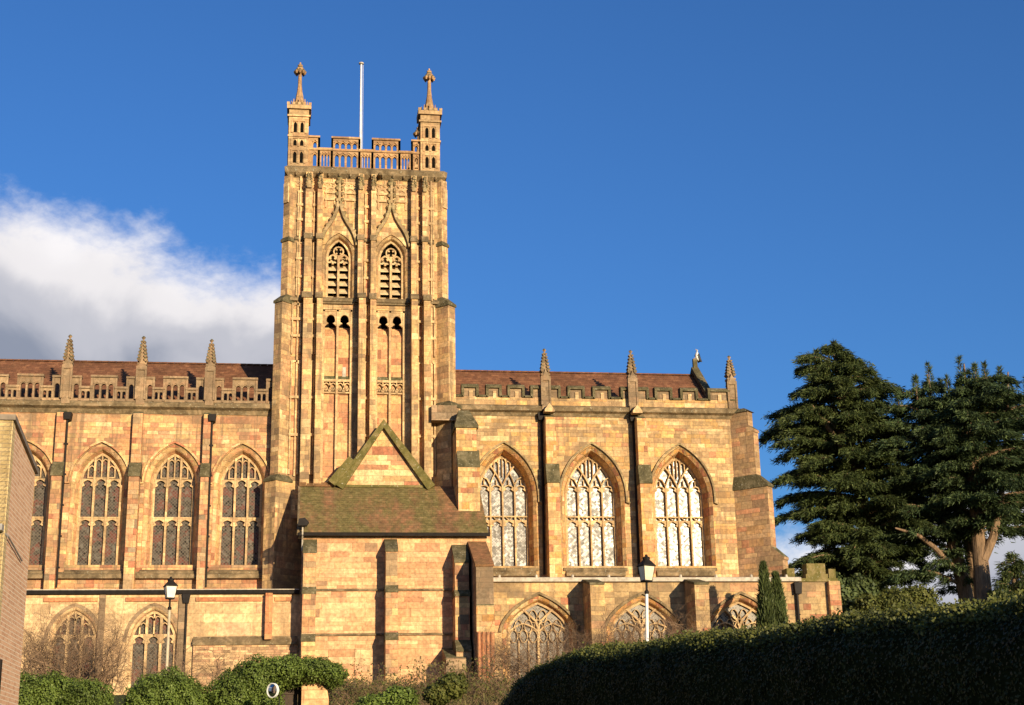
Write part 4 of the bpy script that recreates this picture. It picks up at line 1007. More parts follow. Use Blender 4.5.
# roof and east gable
ZRC = Z(575, 373.3, 4.7); XRE = X(693, 376, 4.7)
roof(4.0, XRE, 4.7, ZRC, 0.75, 'choir_roof', M_ROOF)
SLC = SL
gxe = XRE+0.02
gb = MB().ext_x([(0.3, 17.0), (0.3, ZRC-4.4*SLC+0.1), (4.7, ZRC+0.25), (9.1, ZRC-4.4*SLC+0.1), (9.1, 17.0)], gxe, gxe+0.5)
go = gb.build('east_gable', S_CHOIR, church)
cpn = MB()
for s in (1, -1):
    y = lambda d: 4.7 - s*d
    cpn.ext_x([(y(0), ZRC+0.22), (y(4.5), ZRC-4.5*SLC+0.1), (y(4.5), ZRC-4.5*SLC+0.42), (y(0), ZRC+0.58)], gxe-0.10, gxe+0.38)
cpn.box(gxe+0.02, gxe+0.30, 4.56, 4.84, ZRC+0.4, ZRC+1.15)
MB().box(gxe+0.5, XC1-0.02, 0.4, 9.0, 17.0, zbl-0.05).build('gable_gutter', M_LEAD, church)
cpn.build('coping', M_MOSS, go)
# south-east corner buttress
cxb = X(741, 500, 0.0)
def Lfor(px, py, w):                                        # reach of the diagonal so that its outer corner falls at this pixel
    lo, hi = 0.0, 6.0
    for _ in range(30):
        L = (lo+hi)/2; q = diag_plan(cxb, 0.05, 1, L, w)[2]
        if q[0] < X(px, py, q[1]): lo = L
        else: hi = L
    return lo
w_ = 0.62
st = [(Z(748, 413, -0.3), Z(748, 434, -0.4), Lfor(752.5, 420, w_), w_), (Z(748, 432, -0.4), Z(760, 486, -0.9), Lfor(759.5, 455, w_), w_), (Z(760, 486, -0.9), Z(770, 560, -1.2), Lfor(774.5, 520, w_+0.05), w_+0.05), (Z(770, 559, -1.2), 2.0, Lfor(788.5, 570, w_+0.05), w_+0.05)]
diag_buttress(cxb, 0.05, 1, st, S_DIAG, 'stepped corner buttress at the east end')
MB().plan(diag_plan(cxb, 0.05, 1, st[0][2]+0.12, w_+0.2), st[0][0]-0.02, st[0][0]+0.22, diag_plan(cxb, 0.05, 1, st[0][2]-0.25, w_-0.1)).build('cap', M_MOSS, church)

# ---------------------------------------------------------------- choir aisle (low east wing)
XE0, XE1 = X(489, 620, YA), X(838.5, 600, YA)
zal = Z(620, 581.5, YA)
LW = [(X(539.5, 630, YA), 0.5*(X(569, 640, YA)-X(510, 640, YA))), (X(643.5, 630, YA), 0.5*(X(673, 640, YA)-X(614, 640, YA))), (X(741.5, 620, YA), 0.5*(X(770.5, 630, YA)-X(712.5, 630, YA)))]
lzs, lzt, lzb = Z(540, 630, YA), Z(540, 602.5, YA), Z(540, 690, YA)
holes = []
for xc, a in LW:
    hole, inner, fm = window_frame(lzb, lzs, lzt-lzs, xc, a, 0.44, YA, 0.5, S_CHJAMB)
    holes.append(hole); tr = MB(); y0, y1 = YA+0.40, YA+0.58; R = lzt-lzs
    tr.bar([(xc, lzb), (xc, lzs+0.25)], 0.13, y0-0.02, y1)
    for s in (-1, 1):
        tr.bar([(xc, lzs+0.15), (xc+s*0.15, lzs+R*0.36), (xc+s*a*0.55, lzs+R*0.82)], 0.11, y0-0.01, y1)
        tr.bar(arch(xc+s*a/2, a/2, lzs-0.15, 0.55, 6), 0.075, y0, y1)
    for k in range(1, 6):
        if k == 3: continue
        x = xc-a+2*a*k/6; tr.bar([(x, lzb), (x, lzs-0.55)], 0.055, y0+0.02, y1)
    for row in range(3):
        n = 6 if row != 1 else 5
        for k in range(n):
            cx = xc-a+2*a*(k+.5+(0.5 if row == 1 else 0))/6; cz = lzs-0.30+row*0.55
            if cz+0.28 > arch_z(xc, a, lzs, R, min(max(cx, xc-a+.05), xc+a-.05))-0.12: continue
            tr.bar([(cx+a/7.0*math.cos(q*math.pi/5)*(1-.25*abs(math.sin(q*math.pi/5))), cz+0.36*math.sin(q*math.pi/5)) for q in range(10)], 0.04, y0+0.03, y1, True)
    sill = MB().ext_x([(YA-0.10, lzb-0.25), (YA-0.10, lzb-0.1), (YA+0.52, lzb+0.08), (YA+0.52, lzb-0.25)], xc-a-0.4, xc+a+0.4)
    hp = contour(xc, a+0.56, lzs-0.1, lzs-0.1, off_rise(a, R, 0.56)+0.1, 10)[1:-1]
    finish_window('window', fm, inner, hp, YA, 0.5, G_LOW, S_CHJAMB, sill, tr, 0.14, 0.16, M_LEDGE)
MB().plate([(XE0, -1.2), (XE1, -1.2), (XE1, zal), (XE0, zal)], holes, YA, YA+0.42, False).build('choir_aisle_wall', S_CHAISLE, church)
MB().ext_x([(YA+0.8, -1), (0.6, -1), (0.6, zal-0.02), (YA+0.8, zal-0.02)], XE0, XE1-0.05).build('choir_aisle_core_wall', S_CHAISLE, church)
ld = MB().ext_x([(YA-0.22, zal-0.02), (YA-0.25, zal+0.20), (YA+0.05, zal+0.26), (0.1, zal+0.5), (0.1, zal-0.02)], XE0, X(800, 580, YA))
x = XE0+0.6
while x < X(790, 580, YA):
    ld.ngon(x, YA-0.18, zal+0.2, 0.09, zal+0.36, 0.07, 5); x += 2.1 + 0.5*math.sin(x*3)
ld.build('lead_ledge', M_LEAD, church)
for pa, pb in ((590.5, 604.5), (695, 709)):
    xa, xb = X(pa, 600, YA-2.2), X(pb, 600, YA-2.2)
    b = MB().ext_x([(YA+0.04, -1), (YA-2.25, -1), (YA-2.25, zal-0.42), (YA+0.04, zal+0.02)], xa, xb).build('buttress', S_CHAISLE, church)
    MB().ext_x([(YA-0.2, zal-0.08), (YA-2.30, zal-0.46), (YA-2.30, zal-0.34), (YA-0.2, zal+0.10)], xa-0.03, xb+0.03).build('set_off', M_MOSS, b)
# stepped parapet over the east end of the aisle
zp = zal
m = MB()
m.box(X(797, 580, YA), XE1+0.02, YA-0.10, YA+1.6, zp-0.03, zp+0.16)
m.box(X(806, 580, YA), X(828, 580, YA), YA-0.04, YA+0.9, zp+0.15, Z(815, 574, YA))
m.box(X(807.5, 580, YA), X(826, 580, YA), YA-0.02, YA+0.8, Z(815, 574.5, YA), Z(815, 563.5, YA))
m.box(X(829, 580, YA), X(836, 580, YA), YA-0.04, YA+0.7, zp+0.15, Z(833, 569, YA))
m.box(X(793, 580, YA), X(801, 580, YA), YA+1.0, YA+1.9, zp+0.1, Z(797, 566, YA))
m.build('end_parapet', M_COPE, church)
MB().box(X(828, 600, YA), XE1+0.04, YA-0.35, YA+0.04, -1, zp-0.03).build('buttress', S_BUTT, church)
m = MB().tube([(X(796.5, 600, YA), YA-0.15, zal-0.2), (X(796.5, 600, YA), YA-0.15, -1)], 0.085, 8)
m.plate([(X(793.5, 588, YA), zal-0.75), (X(799.5, 588, YA), zal-0.75), (X(800.5, 588, YA), zal-0.1), (X(792.8, 588, YA), zal-0.1)], [], YA-0.34, YA-0.03)
m.build('downpipe', M_IRON, church)

# ---------------------------------------------------------------- vestry (porch block in front of the tower)
YP = -5.5
zev = Z(395, 533.0, YP-0.35); zrd = Z(395, 486, -1.75)
XP0, XP1 = X(301.0, 580, YP), X(491, 600, YP)
XPR0, XPR1 = X(298.8, 533, YP-.35), X(488.5, 533, YP-.35)
sp = (zrd-zev)/(-1.75-(YP-0.35))
vw = MB()
vw.plate([(XP0, -1.3), (XP1, -1.3), (XP1, zev-0.05), (XP0, zev-0.05)], [], YP, YP+0.5)
vw.ext_x([(YP+0.5, -1.3), (YP+0.5, zev+0.3*sp), (-1.75, zrd-0.25), (0.3, zrd-0.25), (0.3, -1.3)], XP0, XP0+0.5)
vw.ext_x([(YP+0.5, -1.3), (YP+0.5, zev-0.1), (YA+0.1, zev+0.2), (0.2, zev+0.2), (0.2, -1.3)], XP1-0.5, XP1)
vw.build('vestry_wall', S_PORCH, church)
vr = MB().ext_x([(YP-0.35, zev), (-1.75, zrd), (-0.6, zrd+0.02), (-0.6, zrd-0.4), (-1.75, zrd-0.18), (YP-0.35, zev-0.15)], XPR0, XPR1)
vro = vr.build('vestry_roof', M_PROOF, church)
MB().ext_x([(YP-0.36, zev-0.13), (YP-0.36, zev+0.03), (-1.75, zrd+0.03), (-1.75, zrd-0.3)], XPR0-0.10, XPR0+0.02).build('verge', M_LEDGE, vro)
rt = MB(); xx = XPR0-0.05
while xx < X(334, 485, -1.75):
    rt.box(xx, xx+0.4, -1.95, -1.55, zrd-0.1, zrd+0.10+0.06*math.sin(xx*9)); xx += 0.42
rt.build('ridge', M_RTILE, vro)
MB().ext_x([(YP-0.48, zev-0.17), (YP-0.52, zev+0.0), (YP-0.34, zev+0.0), (YP-0.30, zev-0.17)], XPR0-0.02, XPR1+0.08).build('gutter', M_IRON, church)
MB().box(XPR0, XPR1-0.1, YP-0.06, YP+0.02, zev-0.26, zev-0.16).build('eaves_board', S_TRAC, church)
for py in (590, 634.5):
    z = Z(395, py, YP)
    MB().ext_x([(YP-0.10, z-0.05), (YP-0.10, z), (YP-0.03, z+0.08), (YP+0.02, z+0.08), (YP+0.02, z-0.05)], XP0+0.05, X(466, 600, YP)).build('string_course', M_LEDGE, church)
MB().box(X(355, 660, YP), X(370, 660, YP), YP+0.0, YP-0.05, Z(362, 672, YP), Z(362, 648, YP)).build('blocked_opening', S_LOW, church)
ZB = [Z(390, y, YP-1.0) for y in (538, 551, 585, 592, 632.5, 640)]
def stepped_buttress(xa, xb, d0, d1, d2, z, mats=(S_BUTT,)):
    m = MB()
    m.ext_x([(YP+0.05, z[3]), (YP-d0, z[3]), (YP-d0, z[1]), (YP+0.05, z[0])], xa, xb)
    m.ext_x([(YP+0.05, z[5]-0.1), (YP-d1, z[5]-0.1), (YP-d1, z[3]), (YP+0.05, z[2])], xa-0.01, xb+0.01)
    m.ext_x([(YP+0.05, -1.2), (YP-d2, -1.2), (YP-d2, z[5]), (YP+0.05, z[4])], xa-0.02, xb+0.02)
    b = m.build('buttress', mats[0], church)
    s = MB()
    def nxt():
        nonlocal s
        s.build('set_off', M_MOSS, b); s = MB()
    s.ext_x([(YP+0.04, z[0]-0.02), (YP-d0-0.05, z[1]-0.06), (YP-d0-0.05, z[1]+0.10), (YP+0.04, z[0]+0.12)], xa-0.04, xb+0.04); nxt()
    s.ext_x([(YP, z[3]-0.05), (YP-d1-0.05, z[3]-0.05), (YP-d1-0.05, z[3]+0.08), (YP-d0+0.02, z[2]), (YP, z[2])], xa-0.04, xb+0.04); nxt()
    s.ext_x([(YP, z[5]-0.05), (YP-d2-0.05, z[5]-0.05), (YP-d2-0.05, z[5]+0.08), (YP-d1+0.02, z[4]), (YP, z[4])], xa-0.04, xb+0.04)
    s.build('set_off', M_MOSS, b)
    return b
stepped_buttress(X(302.5, 600, YP-.9), X(315.5, 600, YP-.9), 0.55, 0.7, 0.9, ZB)
stepped_buttress(X(385.8, 600, YP-1.2), X(397.5, 600, YP-1.2), 1.15, 1.3, 1.6, ZB)
stepped_buttress(X(455, 600, YP-1.3), X(469, 600, YP-1.3), 1.35, 1.5, 2.0, [Z(460, y, YP-1.2) for y in (543, 562, 590, 596, 640, 652)])
MB().ext_x([(YP, -1.2), (YP-2.3, -1.2), (YP-2.3, Z(455, 658, YP-2.2)), (YP, Z(455, 645, YP-2.2))], X(446, 660, YP-2.2), X(467, 660, YP-2.2)).build('plinth', S_DARK, church)
# the raking buttress at its east end
RBD = 3.5
xa, xb = X(476.5, 590, YP-RBD), X(494, 600, YP-RBD)
zr0, zr1, zr2, zr3 = zev-0.25, Z(485, 566, YP-RBD), Z(485, 606, YP-RBD), Z(485, 632, YP-RBD)
rb = MB().ext_x([(YP+0.3, -1), (YP-RBD, -1), (YP-RBD, zr2), (YP-RBD+0.1, zr2+0.1), (YP-RBD+0.1, zr1), (YP+0.3, zr0-0.35)], xa, xb).build('buttress', S_DARK, church)
rb['label'] = 'big raking buttress with tiled slope'
MB().ext_x([(YP+0.3, zr0-0.32), (YP-RBD+0.04, zr1-0.02), (YP-RBD+0.04, zr1+0.10), (YP+0.3, zr0)], xa-0.05, xb+0.05).build('tile_slope', M_RTILE, rb)
MB().box(xa-0.02, xb+0.02, YP-RBD-0.04, YP-RBD+.4, zr3, zr2+0.02).build('quoin', S_CHJAMB, rb)
fl = MB()
for k in range(4):
    w = (xb-xa)/4; fl.lathe(xa+w*(k+.5), YP-RBD-.02, [(w*.47, -1.0), (w*.47, zr3-0.1), (w*.40, zr3)], 10)
fl.build('shaft_cluster', S_RED, rb)
# great stepped pier behind the roof
zk = [Z(467, y, -3.6) for y in (427, 452, 468, 520)]
xk0, xk1 = X(456.5, 460, -3.6), X(476.5, 440, -3.6)
pr = MB()
pr.ext_x([(0.2, 4.0), (-3.6, 4.0), (-3.6, zk[0]), (0.2, zk[0])], xk0, xk1)
pr.ext_x([(-1.0, 4.0), (-3.95, 4.0), (-3.95, zk[2]), (-3.6, zk[1]), (-1.0, zk[1])], xk0+0.05, xk1+0.12)
po = pr.build('pier', S_CHJAMB, church); po['label'] = 'square pier with mossy pyramid cap beside the tower'
ps = MB()
ps.plan([(xk0-0.08, -3.7), (xk1+0.12, -3.7), (xk1+0.12, 0.1), (xk0-0.08, 0.1)], zk[0]-0.05, zk[0]+0.12)
ps.plan([(xk0-0.08, -3.7), (xk1+0.12, -3.7), (xk1+0.12, 0.1), (xk0-0.08, 0.1)], zk[0]+0.12, zk[0]+1.25, [(xk0+0.25, -2.6), (xk1-0.3, -2.6), (xk1-0.3, 0.1), (xk0+0.25, 0.1)])
ps.ext_x([(-3.98, zk[2]-0.02), (-3.98, zk[2]+0.1), (-3.58, zk[1]+0.12), (-3.5, zk[1]-0.5)], xk0+0.03, xk1+0.15)
ps.build('cap', M_MOSS, po)
# gable of the lost transept against the tower
YG = -1.85
gl, gr, ga = (X(341, 486, YG), zrd-0.1), (X(429, 486, YG), zrd-0.1), (X(383.5, 424, YG), Z(383.5, 426, YG))
gw = MB().plate([gl, gr, ga], [], YG, YT+0.1).build('transept_gable', S_GABLE, church)
gc = MB().bar([(gl[0]-0.12, gl[1]-0.05), (ga[0], ga[1]+0.10), (gr[0]+0.12, gr[1]-0.05)], 0.52, YG-0.32, YT+0.05)
gc.bar([(gl[0]-0.55, gl[1]+0.15), (gl[0]+0.62, gl[1]+1.6)], 0.50, YG-0.42, YT+0.02)
gc.box(gl[0]+0.1, gr[0]-0.2, YG-0.10, YG+0.02, gl[1]-0.02, gl[1]+0.12)
gc.build('coping', M_COPE, gw)
# small dark projecting blocks on the tower foot beside the pier
MB().box(X(431, 410, -1.3), X(456, 410, -1.3), -1.7, 0.0, Z(445, 421, -1.5), Z(445, 406, -1.5)).build('weathered_block', S_DARK, church)

# ================================================================== other things on the church
fp = thing('flagpole', 'tall white flagpole rising from the tower top between the two turrets', 'flagpole', (X(360.5, 140, 3.6), 3.6, ZT_C1))
fx, fz = 0.0, 0.0
MB().tube([(0, 0, -0.1), (0, 0, Z(360.5, 64, 3.6)-ZT_C1)], [0.085, 0.06], 10).build('pole', M_WHITE, fp)
zt_ = Z(360.5, 64, 3.6)-ZT_C1
MB().lathe(0, 0, [(0.05, zt_-0.05), (0.17, zt_), (0.17, zt_+0.08), (0.04, zt_+0.14)], 10).build('truck', M_LEAD, fp)
MB().tube([(0.14, -0.05, 1.0), (0.13, -0.05, zt_-0.1)], 0.012, 4).build('halyard', M_WHITE, fp)

# gull on the gable
by, bx, bz = 4.7, gxe+0.16, ZRC+1.15
gull = thing('gull', 'white headed dark backed gull perched on the east gable apex', 'bird', (bx, by, bz))
M_GW = simple('white_feathers', (.78, .77, .74), 0.7, var=0.1); M_GD = simple('slate_feathers', (.035, .037, .042), 0.7)
gull.scale = (.95, .95, .95); gull.rotation_euler = (0, 0.75, 0.5)
b = MB()
rings = []
for t, r, cx, cz in ((0, .02, .42, .26), (.2, .09, .30, .27), (.4, .16, .14, .30), (.6, .19, -.02, .35), (.75, .17, -.13, .42), (.85, .11, -.19, .52), (.92, .105, -.22, .62), (1.0, .09, -.24, .68), (1.05, .02, -.26, .75)):
    rings.append([(cx+r*0.35*math.sin(q*math.pi/5)*-0.6, r*0.85*math.cos(q*math.pi/5), cz+r*math.sin(q*math.pi/5)) for q in range(10)])
b.grid(rings, True, True, True); b.build('body', M_GW, gull, True)
wg = MB()
for s in (-1, 1):
    wg.grid([[(x, s*(w+0.02), z+h*q) for q, w in ((-1, .10), (-.4, .17), (.4, .165), (1, .09))] for x, z, h in ((-.10, .40, .10), (.06, .36, .14), (.24, .31, .11), (.50, .24, .03))], False)
wg.grid([[(x, yy, z) for yy in (-.12, 0, .12)] for x, z in ((-.10, .56), (.06, .53), (.24, .44), (.5, .28))], False)
wg.build('wings', M_GD, gull, True)
MB().ngon(-0.26, 0, 0, 0.001, 0.01, 0.001).tube([(-.29, 0, .66), (-.42, 0, .63)], [.03, .008], 6).build('beak', simple('yellow_beak', (.6, .4, .05), .5), gull)
MB().tube([(-.02, -.06, .20), (-.02, -.06, -0.01)], .013, 5).tube([(-.02, .06, .20), (-.02, .06, -0.01)], .013, 5).build('legs', simple('pink_legs', (.45, .3, .25), .6), gull)

fl = thing('floodlight', 'black box floodlight on a bracket at the corner of the mossy roof', 'floodlight', (X(302.5, 535, YP-.5), YP-0.55, zev-0.1))
MB().plate([(-.28, .42), (.22, .42), (.34, .62), (.10, .86), (-.22, .80)], [], -.30, .12).build('housing', M_IRON, fl)
MB().tube([(0, 0, .45), (0, 0.05, 0.0), (0, 0.35, -.25), (0.0, 0.35, -0.9)], .045, 6).build('bracket', M_LEAD, fl)

# ================================================================== street lamps
G_LAMP = simple('milky_lamp_glass', (.75, .70, .58), 0.25, spec=0.5, var=0.1)
G_LAMP2 = simple('yellowed_lamp_glass', (.68, .60, .44), 0.2, spec=0.6, var=0.15)
def street_lamp(px, py_top, py_bot, s, Y, label, glass, post_mat, lean=0.0):
    """py_top / py_bot: top of the cap, foot of the lantern"""
    x, zt, zb = X(px, py_bot, Y), Z(px, py_top, Y), Z(px, py_bot, Y)
    zg_ = gz(x, Y)-0.05
    l = thing('street_lamp', label, 'street lamp', (x, Y, zg_), 'lantern lamp posts')
    H, B = zt-zg_, zb-zg_; h = H-B
    MB().lathe(0, 0, [(.14, 0), (.14, .5), (.09, .6), (.06, .7), (.055, B-.42)], 12).build('post', post_mat, l)
    MB().lathe(0, 0, [(.055, B-.45), (.08, B-.42), (.08, B-.36), (.04, B-.3), (.04, B-.05), (.11, B-.02), (.11, B)], 12).build('collar', M_IRON, l)
    MB().ngon(0, 0, B, .20*s, B+h*.56, .30*s, 4).build('lantern_glass', glass, l)
    fr = MB()
    for k in range(4):
        a = math.pi/4+math.pi/2*k
        fr.tube([(.205*s*math.cos(a), .205*s*math.sin(a), B), (.305*s*math.cos(a), .305*s*math.sin(a), B+h*.57)], .012*s, 4)
    fr.ngon(0, 0, B-.02, .22*s, B+.03, .22*s, 4)
    fr.build('lantern_frame', M_IRON, l)
    MB().ngon(0, 0, B+h*.55, .345*s, B+h*.60, .345*s, 4).ngon(0, 0, B+h*.60, .335*s, B+h*.80, .14*s, 4).ngon(0, 0, B+h*.80, .12*s, B+h*.90, .14*s, 8).lathe(0, 0, [(.13*s, B+h*.90), (.05*s, B+h*.95), (.05*s, B+h), (.01, B+h*1.02)], 8).build('lamp_cap', M_IRON, l)
    l.rotation_euler = (0, lean, 0.3)
    return l
street_lamp(170.0, 577, 598.5, 1.0, -27, 'black lantern lamp post with bright milky glass among the ivy at the aisle wall', G_LAMP, simple('stone_grey_post', (.42, .35, .24), .6))
street_lamp(642.5, 554.5, 581, 1.0, -36, 'lantern lamp post with slender white post just behind the clipped dark hedge', G_LAMP2, M_WHITE, math.radians(2.2))

# ================================================================== brick building on the left
A0 = P(13.0, 418, -57.0); zt = float(A0[2]); zb = gz(-12, -55)-0.5
d1 = Vector((-math.sin(math.radians(2)), math.cos(math.radians(2)), 0))
def along(px):                                              # length of the east wall until it reaches that pixel column near its top
    lo, hi = 0.1, 15
    for _ in range(40):
        L = (lo+hi)/2; q = np.array([A0[0]+d1.x*L, A0[1]+d1.y*L, zt]); v = q-CAM
        p_ = CX+F_PX*float(v@RGT)/float(v@FWD)
        if p_ < px: lo = L
        else: hi = L
    return lo
LW_ = along(36.5)
hb = thing('brick_building', 'near salmon brick building with flat coped roof cut off at the photo edge', 'building', (float(A0[0]), float(A0[1]), 0))
hb.rotation_euler = (0, 0, math.radians(2))
Ae = A0[:2]+np.array([d1.x, d1.y])*LW_; zfar = float(P(36.0, 471.5, Ae[1])[2])
m = MB(); m.ext_x([(0.05, zb), (0.05, zt-.05), (LW_, zfar-.05), (LW_, zb)], -9, 0); m.build('wall', M_BRICK, hb)
m = MB(); m.box(-9, -0.0, -0.02, 0.05, zb, zt-0.05); m.box(-0.24, 0.012, -0.02, 0.30, zb, zt-0.06); m.build('front_wall', M_YBRICK, hb)
MB().ext_x([(-.07, zt-.05), (-.07, zt+.06), (0.0, zt+.06), (LW_+.05, zfar+.06), (LW_+.05, zfar-.05), (0.0, zt-.05)], -9.05, 0.06).build('coping', simple('grey_coping', (.20, .16, .12), .8), hb)
zc = Z(12, 680, -56.5)
MB().box(0.005, 0.09, 0.25, 0.42, zb, Z(14, 660, -56.5)).build('downpipe', M_IRON, hb)
wf = MB().box(-0.75, -0.22, -0.06, 0.03, Z(2, 705, -57)-0.6, Z(2, 649, -57)).build('window', simple('pale_blue_frame', (.45, .50, .52), .5), hb)
MB().box(-0.70, -0.28, -0.075, -0.055, Z(2, 705, -57)-0.5, Z(2, 652, -57)).build('pane', G_DARK, wf)
zl_ = Z(3, 532, -57)
wl = MB().box(-0.30, 0.0, -0.28, -0.02, zl_, zl_+0.12).tube([(-.1, -.25, zl_+.05), (0.05, 0.2, zl_-.05), (.04, 2.2, zl_-0.25)], .018, 5).build('wall_light_and_shadow', simple('grey_metal', (.3, .28, .26), .5), hb)  # the thin tube stands in for the fitting's line of shadow on the wall

# ================================================================== vegetation
def leaf_quads(pts, nrm, size, jitter=0.7, aspect=0.6, rng=RNG):
    """one kite-shaped leaf per point, facing roughly along nrm"""
    n = len(pts); nrm = nrm + rng.normal(0, jitter, (n, 3)); nrm /= np.linalg.norm(nrm, axis=1)[:, None]
    ref = rng.normal(0, 1, (n, 3)); t = np.cross(nrm, ref); t /= np.linalg.norm(t, axis=1)[:, None]
    b = np.cross(nrm, t); s = (size*rng.uniform(0.6, 1.3, n))[:, None]
    v = np.stack([pts - t*s*0.5, pts + b*s*aspect*0.5 + nrm*s*0.06, pts + t*s*0.5, pts - b*s*aspect*0.5 + nrm*s*0.06], axis=1)
    return v.reshape(-1, 3)

# ---- foreground clipped hedge
HZ = -2.85
def on_z(px, py, z):
    d = FWD + (px-CX)/F_PX*RGT - (py-CY)/F_PX*UPV
    return CAM + d*((z-CAM[2])/d[2])
h0 = on_z(590, 653.5, HZ)
TH = math.radians(9.0); hdir = np.array([math.sin(TH), -math.cos(TH)])
def _gap(k):
    y = h0[1]+hdir[1]*k; return X(1024, 603, y) - (h0[0]+hdir[0]*k)
lo, hi = 0.0, 18.0
for _ in range(40):
    mid = (lo+hi)/2
    if _gap(mid) > 0: lo = mid
    else: hi = mid
h1 = P(1024, 603, h0[1]+hdir[1]*lo)                          # the hedge follows the fall of the ground towards the viewer
HSL = float((h1[2]-h0[2])/lo)
hd_ = np.array([hdir[0], hdir[1], 0.0]); hn = np.array([-hd_[1], hd_[0], 0])    # hn points away from the viewer
l2, h2 = 0.0, 8.0
for _ in range(40):
    mid = (l2+h2)/2
    if X(503, 690, h0[1]-hdir[1]*mid) < h0[0]-hdir[0]*mid: l2 = mid
    else: h2 = mid
HEND = l2                                                    # how far the rounded western end reaches
hs, he = h0 - hd_*HEND - hn*0.35, h0 + hd_*(lo+4.0) - hn*0.35
hs[2] = he[2] = 0.0
HL = float(np.linalg.norm(he-hs)); HT = 1.7
hedge = thing('hedge', 'long clipped dark green hedge across the foreground with sunlit top edge', 'hedge', (float(hs[0]), float(hs[1]), 0))
def hedge_pt(s, a):
    """s along the hedge, a in 0..1 from the near foot over the top to the far foot"""
    zb_ = -6.1; Ht = HZ - zb_
    r = 0.45; per = [(0, 0), (0.0, Ht-r)] + [(r-r*math.cos(q), Ht-r+r*math.sin(q)) for q in (0.4, 0.8, 1.2, 1.5708)] + [(HT-r+r*math.sin(q), Ht-r+r*math.cos(q)) for q in (0.0, 0.5, 1.0, 1.5708)] + [(HT, 0)]
    d = np.cumsum([0]+[math.hypot(per[i+1][0]-per[i][0], per[i+1][1]-per[i][1]) for i in range(len(per)-1)])
    t = a*d[-1]; i = min(len(per)-2, int(np.searchsorted(d, t, 'right')-1)); f = (t-d[i])/(d[i+1]-d[i])
    w = per[i][0]+(per[i+1][0]-per[i][0])*f; z = per[i][1]+(per[i+1][1]-per[i][1])*f
    k = 1.0
    if s < HEND*0.97:                                      # rounded western end
        e = 1-s/(HEND*0.97); z = z*(1-0.05*e-0.24*e**3.0)
    if s < 0.9:
        e = 1-s/0.9; k = math.sqrt(max(0.0, 1-e*e))
    w = HT/2+(w-HT/2)*(0.25+0.75*k)
    wob = 0.025*math.sin(s*2.1+z)+0.02*math.sin(s*5.3+2*z)
    return hs + hd_*s + hn*(w+wob*(1 if w > HT/2 else -1)) + np.array([0, 0, zb_+z+HSL*(s-HEND)+0.02*math.sin(s*1.7+w*2)*(z/Ht)+0.015*math.sin(s*6.1+w*3)*(z/Ht)])
rings = []
ss = [0, .08, .2, .4, .7, 1.0] + [1.3+0.35*i for i in range(int((HL-1.3)/0.35)+1)]
org = np.array([hs[0], hs[1], 0])
for s in ss: rings.append([hedge_pt(s, a)-org for a in np.linspace(0, 1, 36)])
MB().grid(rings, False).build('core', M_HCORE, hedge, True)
pts, nr = [], []
for _ in range(300000):
    s = random.random()*HL; a = random.random()
    if a > 0.72: a = random.random()*0.72
    p0 = hedge_pt(s, a); q = hedge_pt(s, min(1, a+0.01)); t = q-p0
    n = np.cross(t, hd_); l = np.linalg.norm(n); n = n/l if l > 1e-9 else np.array([0, 0, 1.0])
    c = hs + hd_*s + hn*HT/2 + np.array([0, 0, -4.4])
    if n @ (p0-c) < 0: n = -n
    pts.append(p0 - org + n*random.uniform(-0.05, 0.035)); nr.append(n)
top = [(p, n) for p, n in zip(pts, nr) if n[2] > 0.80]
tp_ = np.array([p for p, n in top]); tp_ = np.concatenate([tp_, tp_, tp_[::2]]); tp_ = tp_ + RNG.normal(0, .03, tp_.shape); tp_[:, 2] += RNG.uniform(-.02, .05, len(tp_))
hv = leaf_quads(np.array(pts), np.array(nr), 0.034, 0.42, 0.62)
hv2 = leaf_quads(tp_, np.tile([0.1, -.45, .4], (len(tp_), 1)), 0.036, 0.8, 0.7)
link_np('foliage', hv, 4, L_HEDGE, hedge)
link_np('lit_top_leaves', hv2, 4, leaf('lit_hedge_leaves', [(.05, .062, .014), (.085, .095, .022), (.12, .12, .03)], 0.55), hedge)  # paler copy of the leaves: sun on the hedge top put into the colour

